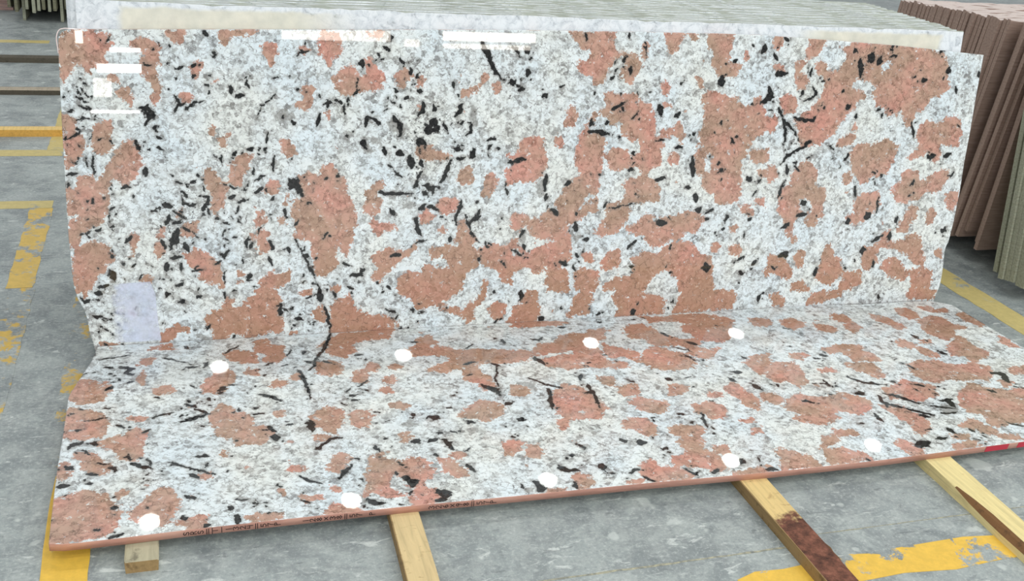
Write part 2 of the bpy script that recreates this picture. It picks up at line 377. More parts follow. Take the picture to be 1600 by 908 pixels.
# ------------------------------------------------------------------ granite: where the pink feldspar, the black mica and the smoky quartz lie (mm on the slab)
PINK = """10,949 35,963 69,966 138,966 146,950 128,936 154,932 148,918 134,904 128,872 106,862 93,871 87,844 74,853 67,871 55,882 43,866 35,843 17,833 8,824 6,860
207,938 230,948 261,946 287,931 281,903 284,875 265,865 275,828 285,809 275,785 279,771 260,754 251,766 264,790 258,818 246,837 229,851 232,906 210,924
307,973 354,972 351,951 328,941 306,952
457,977 565,980 565,971 531,958 508,965 484,950 474,931 463,935 454,959
370,867 389,891 408,885 398,863 385,839 374,844
429,840 448,845 447,826 433,821
337,781 358,791 376,777 366,763 343,762
135,840 161,836 164,817 143,826
163,794 190,799 202,780 197,756 179,770 162,780
2,722 26,717 38,703 32,675 61,651 64,633 2,633 0,661
90,694 113,704 140,708 143,685 133,661 135,633 73,633 81,661
163,646 195,646 194,633 167,633
446,651 461,668 480,661 474,641 460,632 443,632
419,690 431,685 428,668 418,670
578,938 602,946 626,939 625,916 618,896 615,877 603,877 599,905 582,910
691,927 708,937 722,927 712,918 693,917
762,981 816,983 821,947 818,920 801,900 791,880 778,880 771,909 756,919 749,945
901,988 951,989 946,962 916,966
801,841 836,876 866,877 876,852 866,817 856,797 826,797 800,814
876,847 906,863 901,902 914,912 927,878 952,859 958,849 950,813 927,803 907,808 881,792 871,817
991,849 1024,872 1045,865 1043,840 1020,814 999,824
1051,855 1082,851 1088,820 1067,815 1054,835
701,810 726,820 738,806 733,776 715,746 700,741 681,756 696,780
1211,801 1248,820 1275,828 1271,807 1233,791 1217,786
1275,849 1296,864 1301,857 1286,833
1319,834 1335,839 1347,813 1331,803 1322,818
1068,759 1089,764 1084,743 1071,743
635,645 664,645 664,631 637,631
770,736 785,741 780,721
1571,1007 1645,1007 1691,1011 1743,1010 1741,968 1748,947 1802,943 1833,927 1841,895 1826,868 1810,841 1786,846 1772,867 1781,905 1773,926 1745,920 1729,893 1719,866 1704,845 1692,837 1675,836 1667,860 1638,865 1625,881 1616,896 1620,912 1652,918 1661,945 1620,954 1608,975 1584,990
1844,928 1847,970 1863,981 1868,933 1857,917
1923,1015 1998,1020 1990,979 1975,952 1952,938 1937,967
2017,1012 2047,1016 2055,997 2025,994
2084,1014 2189,1020 2183,968 2173,946 2189,919 2228,908 2237,892 2201,869 2151,868 2129,890 2117,917 2123,945 2095,971
2242,953 2251,958 2257,931 2245,925
2057,867 2086,856 2092,834 2073,831
1924,843 1942,851 1958,843 1958,810 1947,799 1931,810
1582,752 1599,766 1616,758 1619,720 1609,698 1580,693 1590,720
1719,802 1754,802 1801,808 1843,803 1870,776 1895,766 1910,732 1920,694 1917,666 1949,649 1957,627 1871,627 1857,649 1827,643 1795,660 1787,688 1798,699 1772,721 1768,699 1750,699 1736,726 1706,737 1710,753 1728,759
1651,682 1660,720 1676,739 1694,731 1679,698 1669,671 1717,671 1731,643 1744,628 1637,628 1635,655
1428,639 1467,660 1496,655 1509,629 1429,629
1542,655 1571,655 1578,628 1549,628
1988,694 2006,705 2026,688 2035,660 2019,637 1991,660 1937,649 1946,677
2090,789 2106,818 2145,812 2177,802 2235,799 2231,780 2271,769 2296,780 2319,803 2328,780 2345,752 2345,723 2362,723 2366,689 2344,660 2307,642 2302,626 2095,627 2097,671 2105,717 2097,756
1940,777 1975,766 1970,749 1945,760
2349,1013 2388,1014 2389,984 2375,964 2355,972 2349,994
2493,1009 2566,1011 2569,988 2544,977 2529,948 2511,936 2490,942 2483,964 2494,981
2638,979 2662,996 2696,1000 2737,1001 2834,1001 2912,994 3005,988 3066,975 3090,960 3109,919 3126,872 3122,836 3091,812 3055,805 3045,781 3021,757 2993,750 2992,714 2989,693 2960,696 2936,726 2938,756 2909,738 2873,741 2848,761 2817,773 2799,797 2788,820 2798,844 2773,867 2738,872 2711,866 2689,831 2724,831 2752,825 2755,808 2731,784 2721,761 2679,725 2662,701 2653,672 2601,648 2591,625 2516,625 2497,660 2476,712 2506,742 2538,748 2548,777 2571,800 2587,829 2574,869 2559,880 2535,909 2532,926 2564,935 2582,904 2604,893 2631,899 2647,922 2663,951 2647,968
2447,918 2465,930 2484,936 2499,925 2471,890 2499,879 2509,857 2499,831 2473,828 2455,862
2402,793 2423,804 2457,805 2473,782 2471,753 2446,735 2418,747 2405,770
2362,723 2387,735 2403,712 2394,683 2368,677
2356,911 2396,909 2405,892 2373,883
2670,648 2716,666 2745,660 2736,630 2702,625 2667,625
3018,696 3058,718 3096,708 3129,727 3188,730 3206,715 3222,678 3218,623 3046,624 3018,653
2730,707 2745,701 2740,672 2727,683
2841,635 2896,647 2920,635 2915,624 2822,624
5,633 60,633 54,609 35,595 25,581 6,566 1,581
75,633 135,633 129,609 98,607 81,614
162,633 208,633 211,604 214,574 207,540 183,520 169,513 152,526 125,531 123,506 113,487 116,462 105,428 84,393 61,384 37,364 22,340 11,315 -2,320 -4,361 -4,395 27,414 32,429 1,425 -3,469 0,503 10,494 29,513 35,532 67,541 83,522 112,546 114,570 133,594 148,618
15,315 44,334 72,343 98,327 111,301 118,275 95,266 88,236 64,216 44,196 43,182 32,150 15,172 2,184 -1,208 -1,249 4,280
174,350 179,365 195,350 186,314 175,284 168,284 176,314
395,558 414,562 433,537 461,517 465,491 454,466 448,435 428,415 416,420 420,456 403,512
477,582 507,602 546,602 540,571 515,536 499,501 470,511 471,542
445,632 469,632 464,624 450,622
321,371 350,391 374,391 368,360 343,340 324,346
242,322 262,327 274,296 254,276 241,286
331,283 361,303 385,305 409,275 432,253 427,237 441,221 445,183 435,173 410,190 367,203 378,234 339,246
488,224 501,226 503,208 490,208
251,358 269,373 267,347 253,343
189,210 209,230 232,214 227,198 198,202
314,423 328,425 325,407 310,408
529,345 549,344 549,328 534,329
634,631 669,631 676,621 664,601 649,598 637,616
1071,625 1119,630 1130,609 1158,603 1185,592 1186,576 1153,582 1104,577 1082,588 1071,604
683,534 728,544 754,544 764,564 789,567 805,553 805,527 835,517 841,469 856,448 867,410 872,372 856,346 856,313 846,281 835,265 825,282 804,309 796,304 804,271 809,238 798,222 772,207 741,203 730,220 725,253 726,296 716,318 685,324 670,330 675,362 671,383 666,415 674,456 702,461 702,487 687,508
580,505 598,517 622,512 617,483 597,479 580,489
903,479 929,494 950,510 966,499 961,488 940,478 951,451 946,419 930,403 930,382 957,370 1000,363 1006,355 957,348 941,327 925,338 917,371 925,393 898,409 888,426 903,452
1219,549 1241,557 1258,543 1262,511 1243,495 1221,495 1212,511
1309,521 1331,532 1355,515 1345,482 1318,455 1295,456 1305,488
1376,548 1398,553 1401,492 1384,498 1374,526
1379,597 1396,602 1397,580 1383,580
1130,420 1156,447 1195,452 1217,440 1213,413 1180,397 1157,403
1086,394 1102,416 1124,404 1130,388 1109,366 1092,366
1148,348 1164,354 1176,334 1160,326
551,412 571,417 588,396 580,375 550,370
615,395 635,400 640,378 625,374
549,355 579,364 589,343 573,322 593,311 588,285 562,280 558,312
631,442 646,457 649,472 657,467 651,436 636,431
555,184 576,210 602,220 617,208 648,218 652,190 636,169 595,166 575,157 555,158
1214,369 1236,379 1254,340 1278,311 1273,289 1234,279 1210,302 1218,335
1116,272 1127,288 1177,286 1228,279 1273,277 1292,243 1287,209 1254,193 1238,159 1239,125 1009,136 1019,180 1046,196 1090,199 1107,216 1129,226
1291,271 1319,287 1377,280 1411,296 1418,133 1394,152 1369,188 1316,207 1298,231
920,256 953,277 979,282 1034,274 1072,301 1072,279 1034,258 1007,231 980,198 948,172 921,179 942,217
782,168 814,161 814,145 787,147
1312,156 1330,149 1325,126 1308,122
1418,607 1440,629 1509,629 1520,585 1520,530 1487,505 1441,506 1401,501 1396,596
1634,628 1732,628 1728,594 1726,544 1716,522 1723,471 1709,454 1690,460 1689,482 1676,488 1679,454 1662,432 1646,404 1643,363 1620,347 1616,312 1575,302 1510,304 1474,317 1461,340 1471,368 1506,367 1528,395 1539,406 1576,388 1561,434 1594,478 1621,512 1650,522 1629,573 1624,595
1740,594 1769,617 1818,611 1826,588 1835,554 1811,543 1782,532 1756,549
1832,588 1867,599 1872,622 1896,627 1951,627 1948,599 1951,559 1904,537 1893,520 1939,496 1960,467 1957,432 1921,421 1858,428 1834,411 1847,405 1838,370 1828,335 1793,313 1745,303 1720,309 1741,344 1757,378 1749,407 1790,423 1820,440 1830,469 1809,492 1851,509 1881,520 1872,548 1841,554
1979,593 1997,604 2017,593 2014,558 1990,553 1978,570
2097,610 2146,627 2296,626 2287,585 2271,562 2279,497 2278,450 2268,420 2210,409 2183,422 2179,451 2146,458 2125,476 2121,511 2086,540 2081,581
2305,603 2376,614 2383,561 2331,556 2309,573
2341,526 2387,531 2390,508 2364,508
1841,329 1918,380 1938,374 1946,350 1989,367 2052,377 2076,388 2129,375 2145,351 2127,339 2123,309 2078,305 2061,281 2022,288 1980,260 1949,255 1928,273 1907,298 1868,305
1406,386 1441,391 1470,379 1460,357 1432,335 1408,341
1410,301 1428,301 1435,272 1465,254 1412,267
1466,248 1512,269 1570,291 1574,314 1617,306 1631,277 1634,230 1599,202 1552,198 1539,210 1529,181 1493,177 1480,201 1450,202 1416,180 1413,244
1546,192 1593,202 1625,177 1622,136 1642,106 1551,111 1543,145
1650,170 1679,193 1742,173 1745,131 1735,102 1654,106
1757,226 1785,254 1817,247 1827,199 1803,182 1760,178 1749,202
1870,215 1900,232 1964,230 2000,253 2030,270 2075,275 2108,267 2130,242 2147,211 2159,223 2187,210 2198,172 2210,122 2215,80 2068,86 2058,123 2027,167 1989,169 1971,151 1947,128 1931,93 1772,100 1776,129 1813,146 1869,149 1879,179
2181,259 2214,264 2223,245 2198,228
2263,238 2302,255 2317,236 2301,206 2273,213
2284,402 2323,407 2345,388 2342,364 2300,377
1676,240 1712,245 1715,209 1684,211
2254,318 2279,329 2283,299 2264,293
1680,431 1716,442 1719,396 1661,369 1642,375 1653,392
2354,424 2387,430 2384,399 2363,406
2417,151 2436,163 2441,125 2426,132
2728,613 2758,625 2944,624 2935,593 2921,550 2904,520 2870,508 2843,502 2823,490 2796,478 2778,503 2762,515 2743,546
2713,510 2739,525 2757,503 2747,475 2725,479
3039,624 3128,624 3142,586 3117,561 3082,593 3047,580 3012,568 2989,575 3028,605
2980,506 2997,531 3044,518 3056,493 3112,473 3100,499 3141,517 3152,536 3191,529 3198,497 3181,466 3157,434 3127,435 3102,448 3072,410 3027,411 3000,396 2967,412 2941,438 2934,457 2956,475 2984,481
3197,427 3216,443 3249,433 3257,394 3240,362 3215,375 3194,402
3117,352 3138,377 3162,351 3159,312 3137,306
2385,549 2412,549 2430,513 2394,484
2489,524 2519,554 2537,572 2566,560 2591,535 2599,499 2594,469 2636,462 2651,437 2646,400 2636,369 2653,350 2626,345 2617,314 2589,315 2565,334 2574,365 2602,364 2590,401 2565,426 2531,427 2535,396 2552,371 2528,347 2521,298 2547,266 2527,254 2502,286 2481,342 2447,386 2450,416 2441,435 2464,464 2481,488
2774,397 2791,422 2817,440 2881,445 2894,414 2892,382 2860,358 2842,333 2808,321 2771,329 2753,348 2786,366
3016,348 3045,392 3070,379 3077,340 3052,315 3043,283 2999,281 3001,310
2666,224 2684,243 2708,229 2720,197 2758,182 2763,150 2775,124 2743,92 2710,74 2663,103 2644,129 2661,160 2670,192
2853,224 2909,242 2938,247 2928,215 2909,196 2923,163 2897,138 2869,133 2849,160
2919,267 2959,292 2981,252 3028,244 3053,269 3106,268 3121,228 3147,175 3144,148 3098,150 3070,177 3018,212 2942,221
2941,143 2965,175 3002,180 3046,145 3082,111 3066,78 3010,94 2961,116
2542,203 2573,227 2591,201 2590,157 2563,152
2430,207 2486,205 2518,172 2544,140 2535,102 2483,123 2438,144
3080,124 3131,135 3188,120 3204,79 3189,34 3096,38 3104,77
2782,123 2854,133 2869,87 2823,51 2764,54 2766,85
2550,95 2599,99 2633,60 2547,64
3188,200 3222,205 3224,172 3200,179
386,74 407,94 432,99 443,136 468,129 462,102 493,112 518,132 544,142 540,-1 489,2 464,14 439,-6 409,-4 405,29 386,52
272,42 297,57 336,44 330,31 296,30 290,14 265,-1 245,-16 245,28
59,4 126,5 115,-5 68,-4
544,158 611,155 623,110 619,61 634,38 623,10 572,8 540,-1
718,67 750,93 766,81 771,35 744,43 729,55
787,91 814,118 846,133 857,99 878,69 922,50 966,53 1004,34 1016,10 994,-6 911,-4 787,-11 782,35
1014,136 1222,126 1222,115 1188,93 1155,89 1178,71 1235,62 1281,77 1303,105 1320,122 1326,98 1304,76 1276,60 1283,18 1260,7 1236,38 1190,52 1132,79 1076,70 1064,99 1031,112
1334,56 1362,73 1398,65 1394,24 1365,7 1347,20
1406,11 1424,16 1425,-8 1401,-7
683,146 724,150 719,133 693,129
644,9 670,10 665,-3 647,-2
1422,52 1457,80 1473,114 1515,112 1517,65 1526,16 1515,-1 1425,-2
1650,76 1674,93 1698,104 1730,78 1713,55 1722,24 1692,13 1666,21 1649,4 1636,16 1646,46
1799,81 1835,97 1925,93 1952,73 2005,65 2020,39 2018,2 1921,-2 1818,0 1847,29 1814,50
2081,86 2303,75 2315,37 2305,2 2183,2 2084,-5 2050,0 2079,49
2458,49 2492,54 2523,33 2520,4 2471,4
2627,5 2642,46 2684,57 2794,52 2775,33 2740,22 2691,11 2656,0
3083,25 3127,37 3229,32 3227,-2 3165,-2 3103,1"""
HOLES = """2819,885 2820,920 2844,943 2861,926 2836,908
1123,226 1134,240 1162,250 1179,236 1185,213 1168,205 1135,209
2121,569 2137,598 2157,586 2150,540 2131,534"""
DARK = """3 219,752 234,740 244,757
5 234,740 249,714 231,692
4 245,738 265,714
3 222,733 236,742 259,747
8 234,742
3 320,781 333,757 314,733
2 323,748 352,762
3 351,743 375,763 405,768
2 51,829 68,825
2 64,802 76,774
2 52,806 50,783
2 43,774 79,760
2 46,750 89,737
2 27,729 36,741
2 38,706 59,715 82,711
2 17,656 49,670
2 96,646 112,656
3 251,680 275,690
3 264,661 277,651
3 324,866 333,860 347,872
5 418,976 422,958
2 378,844 375,830
5 489,812 489,793
4 503,783 522,786
3 414,818 423,809
3 532,827 537,808
3 436,902 446,909
2 146,948 132,934
4 375,877 384,870
2 239,877 261,870
3 199,646 208,633
2 278,940 286,926
4 964,987 982,973 972,963
6 957,940 972,928
5 1273,966 1299,926 1323,875 1351,845
3 1351,845 1362,850
6 1379,845 1385,830
6 886,897 891,872
3 926,898 937,903
2 871,842 871,807
4 856,792 876,802
4 1013,905 1019,880
4 1040,880 1048,855
2 1061,840 1071,866
4 1186,832 1184,814
5 1067,805 1083,807
3 989,809 1005,804
2 563,715 573,750 618,789
2 609,838 631,843
2 683,902 693,917 722,923
5 686,805 694,810
4 763,761 783,766 775,746
6 755,731 745,691
3 668,706 680,691
2 831,762 831,716
6 810,772 826,764
3 843,782 841,757
4 902,722 902,691
5 907,722 928,712 954,696
6 990,722 1011,697 1012,660
4 1036,789 1021,779
6 987,768
6 1087,769 1082,738 1064,717
7 1127,749
7 1097,676 1123,707 1134,687 1097,671
3 1155,702 1172,671
6 1218,760 1197,723
7 1217,700
3 1247,703 1248,671 1232,660
11 1076,639
5 1081,645 1098,630
3 1007,655 1017,671
4 843,658
3 586,641 596,671
4 1304,644 1337,655
5 887,640 902,631
6 1438,882 1442,857
8 1384,845 1397,824
4 1408,809 1430,822
5 1379,953 1408,928
7 1429,949 1438,934
4 1497,789 1507,802
3 1634,1006 1639,978
4 1790,1011 1791,993
2 1857,981 1862,928
3 1775,913 1788,932
8 1804,884
2 1748,872 1761,894
5 1738,859 1747,856
5 1680,802 1686,807
4 1752,748 1792,773
5 1787,759 1789,743
2 1824,718 1849,743
4 1678,720 1674,693
5 1672,677 1717,671 1753,666
7 1732,710 1738,701
8 1926,766 1941,733
6 1988,722 2008,739
4 2004,844
3 1891,815
11 2157,868 2163,841
6 2195,921 2213,930
4 2271,975
6 2306,954 2318,979
4 2284,772 2292,780
7 2328,778 2353,792
7 2069,666 2075,671
6 2176,706
3 2171,913
3 1554,827 1571,832
4 1843,806
3 1925,640 1956,646
4 1784,654
6 2228,643
5 2389,1009 2413,996
8 2362,944
8 2377,880 2415,887
8 2691,969
8 2719,941 2730,878
10 2762,933 2768,959
10 2797,931 2804,948
5 2849,952 2869,958
3 2851,998 2854,981
4 3066,972 3071,984
7 3114,914 3114,896
4 3257,904 3260,886
6 2573,858
3 2662,830 2657,818
7 3000,867 3020,873
7 2686,763 2702,775
5 2731,725 2738,743
5 2827,755
4 2844,744 2843,729
4 3160,849 3169,825
8 2356,838 2366,792
8 2351,803 2372,798
7 2491,817
3 2528,840 2553,811 2502,788
4 2468,724 2550,716 2561,730
3 2417,753 2421,724 2467,683 2514,636
4 2421,724 2441,677 2443,636
3 2396,764 2420,729
5 2529,630 2554,642
3 2985,714 3005,647
4 3206,697
3 2519,903 2516,874
3 2879,726
4 2884,756
4 2962,878
4 2579,774
3 208,633 211,616
6 227,559 228,540
6 274,623
2 17,590 25,583
2 80,604 82,541
2 64,595 66,566
2 2,542 36,547
2 5,523 6,503
4 155,504 182,506
2 126,511 127,497
5 71,463
3 49,409
3 114,432 135,442
3 113,422 114,397
3 76,368 95,380
2 30,360 46,367
2 115,377 125,387 124,372
6 272,444 296,444
4 159,330 174,350
5 173,255
6 443,279
6 323,518
7 340,480
3 325,478 329,453 352,445 377,452
4 380,538
3 360,513 375,523
4 393,495
4 382,477 411,467 400,441 379,401
2 405,436 409,410
7 282,398
4 298,387 317,397
3 300,428 336,402
6 311,367 300,331 287,300
4 262,337 270,306
3 326,376 354,355
6 363,344
6 333,319 342,298
4 321,257 317,231
3 285,274 317,278
5 273,259 271,233
4 261,207 270,212
2 348,230 388,239
6 428,256
2 451,226 448,188
5 107,245 114,209
3 189,210 202,228
2 111,301 121,280
5 67,190 100,199
5 148,191
4 298,185 322,189
3 313,200
3 357,214
2 209,262
4 470,501 494,496
4 469,465 488,473
3 502,449 522,459
3 514,500 518,480
2 534,515 523,500
2 549,561 541,536
3 449,602 451,577
5 527,622 551,624
3 483,602 497,612
2 423,402 437,399
2 447,386 466,383
2 440,342 458,368
2 445,337 469,323
2 496,398 503,377
3 533,302 539,323
3 519,324 523,303
3 507,271 507,250
3 468,299 448,274
6 523,204
4 540,168
2 492,419 502,439
2 234,427 257,424
3 585,632 585,606
3 609,599 606,550
2 553,523 583,535
6 658,524 662,503 682,498 697,466
13 670,511
4 552,479 577,494
3 596,453 607,468
3 643,426 643,405
2 549,349 575,375
4 812,530
4 892,631 903,618
5 960,620 971,594
7 1002,604 1023,599
9 1040,562 1050,583 1051,556
5 1083,577 1091,556
9 1006,538
9 1078,529
5 1068,508 1063,487
7 1095,497 1122,486 1123,464
5 1139,488
5 1090,475 1112,464
5 1149,502 1170,534 1185,582
10 1206,616
11 1262,605
4 1207,584 1232,589
6 1317,621
4 1347,621
4 945,478 961,472 988,472 1058,471
5 986,418 994,396
4 1102,432 1075,416
3 1108,424 1124,423 1152,403
4 1223,446 1218,418 1205,386 1209,358
3 1241,396 1248,368 1266,323 1290,294
5 1259,365 1292,389
2 1270,379 1297,411
2 1378,509 1389,459
5 1386,572 1397,575
3 1372,376
5 1070,384 1076,356 1088,328
4 1072,301 1110,311
4 1190,319 1191,300
6 1319,287
7 1295,231
3 1169,381
5 991,262 1018,261
4 851,193 889,202
7 889,208
3 825,238 857,226
5 943,166
4 841,157 857,148
5 981,148
5 1385,213
2 670,324 700,270 735,181 751,148
2 710,242 725,214 735,181
4 700,275 715,269
3 649,298 654,277
5 589,322 603,300
5 587,268 594,241
3 699,205
3 773,343 767,327
2 681,388 670,372
3 733,513
4 1397,572 1443,583
6 1521,524 1521,474
5 1528,457 1526,434
7 1596,492 1613,498
7 1551,406 1573,382
9 1447,326
6 1452,283 1459,260
2 1412,264 1466,236
7 1641,352 1649,323
5 1678,293 1696,292
5 1743,407 1754,416
8 1836,543
5 1840,599 1849,605
9 2014,618
8 2072,584 2082,517
8 2067,474
6 2099,447 2105,423
9 2118,390
10 2164,386
10 1954,504
2 1768,401 1883,427
9 1956,347 1991,343
6 1971,349 1976,331
7 2151,354
7 2236,357
9 2311,503
6 2352,493
3 2333,437 2350,457
5 2336,355 2325,340
4 1854,258 1886,286
8 2019,255
4 1593,214 1624,201
7 1646,188
5 1658,238
13 2170,180 2176,161
4 2302,193 2327,211
5 2330,136 2315,149
9 2379,181
3 2185,569 2180,557
6 2195,539
4 1716,524
3 1859,454
4 2028,161
4 2234,318 2221,312
3 2319,279 2316,304
6 1869,185
4 1469,236
5 2536,625 2473,596 2437,558
3 2632,625 2656,604
5 2550,576
5 2462,549 2470,519
3 2496,548 2523,527
4 2694,540
8 2716,580
12 2550,414 2555,399
4 2461,483 2441,429
5 2474,311 2503,329
5 2533,359 2574,365
5 2773,466 2780,428
3 2884,427 2888,364
12 2847,346 2856,358
6 2756,329 2773,335
6 3084,580 3120,586
6 3159,580 3187,589
7 3033,478
7 3211,507
5 2881,508
4 2850,520
9 2986,329
9 2966,253 2965,279
5 2886,249 2933,273
10 2850,198 2846,224
9 3211,278 3216,291
9 2909,157
4 2645,123 2648,155
7 2479,205 2519,217
8 2507,204
5 2779,143
4 2818,174
6 2458,156
4 3024,424
2 9,163 31,146 69,149
6 61,176 79,170
2 42,103 102,82
2 63,65 108,25
5 80,-2
4 132,-3
2 108,110 145,98
2 165,113 182,125
4 249,63
7 272,155
8 315,132
4 359,140 375,150
3 390,35 400,51
2 449,157 446,136
2 350,38
4 469,3
8 751,148 753,109
3 761,98 776,52 784,-8
5 798,135
2 708,123 740,138
4 620,105 622,66
6 638,85
7 681,52
4 665,36
4 718,38
3 1005,28 1015,45
4 987,63 1004,57
6 1062,62
5 1096,57
4 1027,6 1022,-8
3 1050,-1
4 1360,2 1371,13
5 1355,114
3 1183,67
4 1409,76
6 1455,115 1456,86
8 1526,13 1539,4
4 1610,42
8 1887,15 1894,5
6 2405,26 2419,57
3 2131,-14
4 2046,50
5 1754,10
3 2954,25 2958,5"""
GREY = """612,725 632,740 666,741 680,716 655,701 621,706
1240,760 1261,771 1273,739 1269,692 1247,697
959,707 995,717 1043,686 1028,660 986,666
901,922 926,927 937,868 911,888
923,655 944,655 949,630 918,630
1518,671 1563,693 1570,666 1530,660
1498,714 1527,720 1534,698 1505,693
1549,827 1571,837 1572,816 1555,811
2090,851 2133,857 2143,824 2106,818
309,418 337,417 346,396 312,392
1015,434 1047,449 1075,432 1064,416 1021,417
972,477 1004,482 999,445 978,445
1130,169 1152,197 1175,173 1170,145 1136,146
898,531 913,531 908,510 898,516
856,626 908,630 929,615 908,605
1476,486 1515,518 1525,457 1507,452 1489,463
1432,329 1461,334 1464,282 1440,289
1635,312 1664,317 1666,288 1643,282
2182,427 2207,433 2211,403 2191,403
2836,154 2838,186 2851,192 2849,160
3112,630 3156,633 3153,611 3123,611
345,27 374,20 404,-4 383,-8 354,5
301,138 330,147 344,119 314,116"""
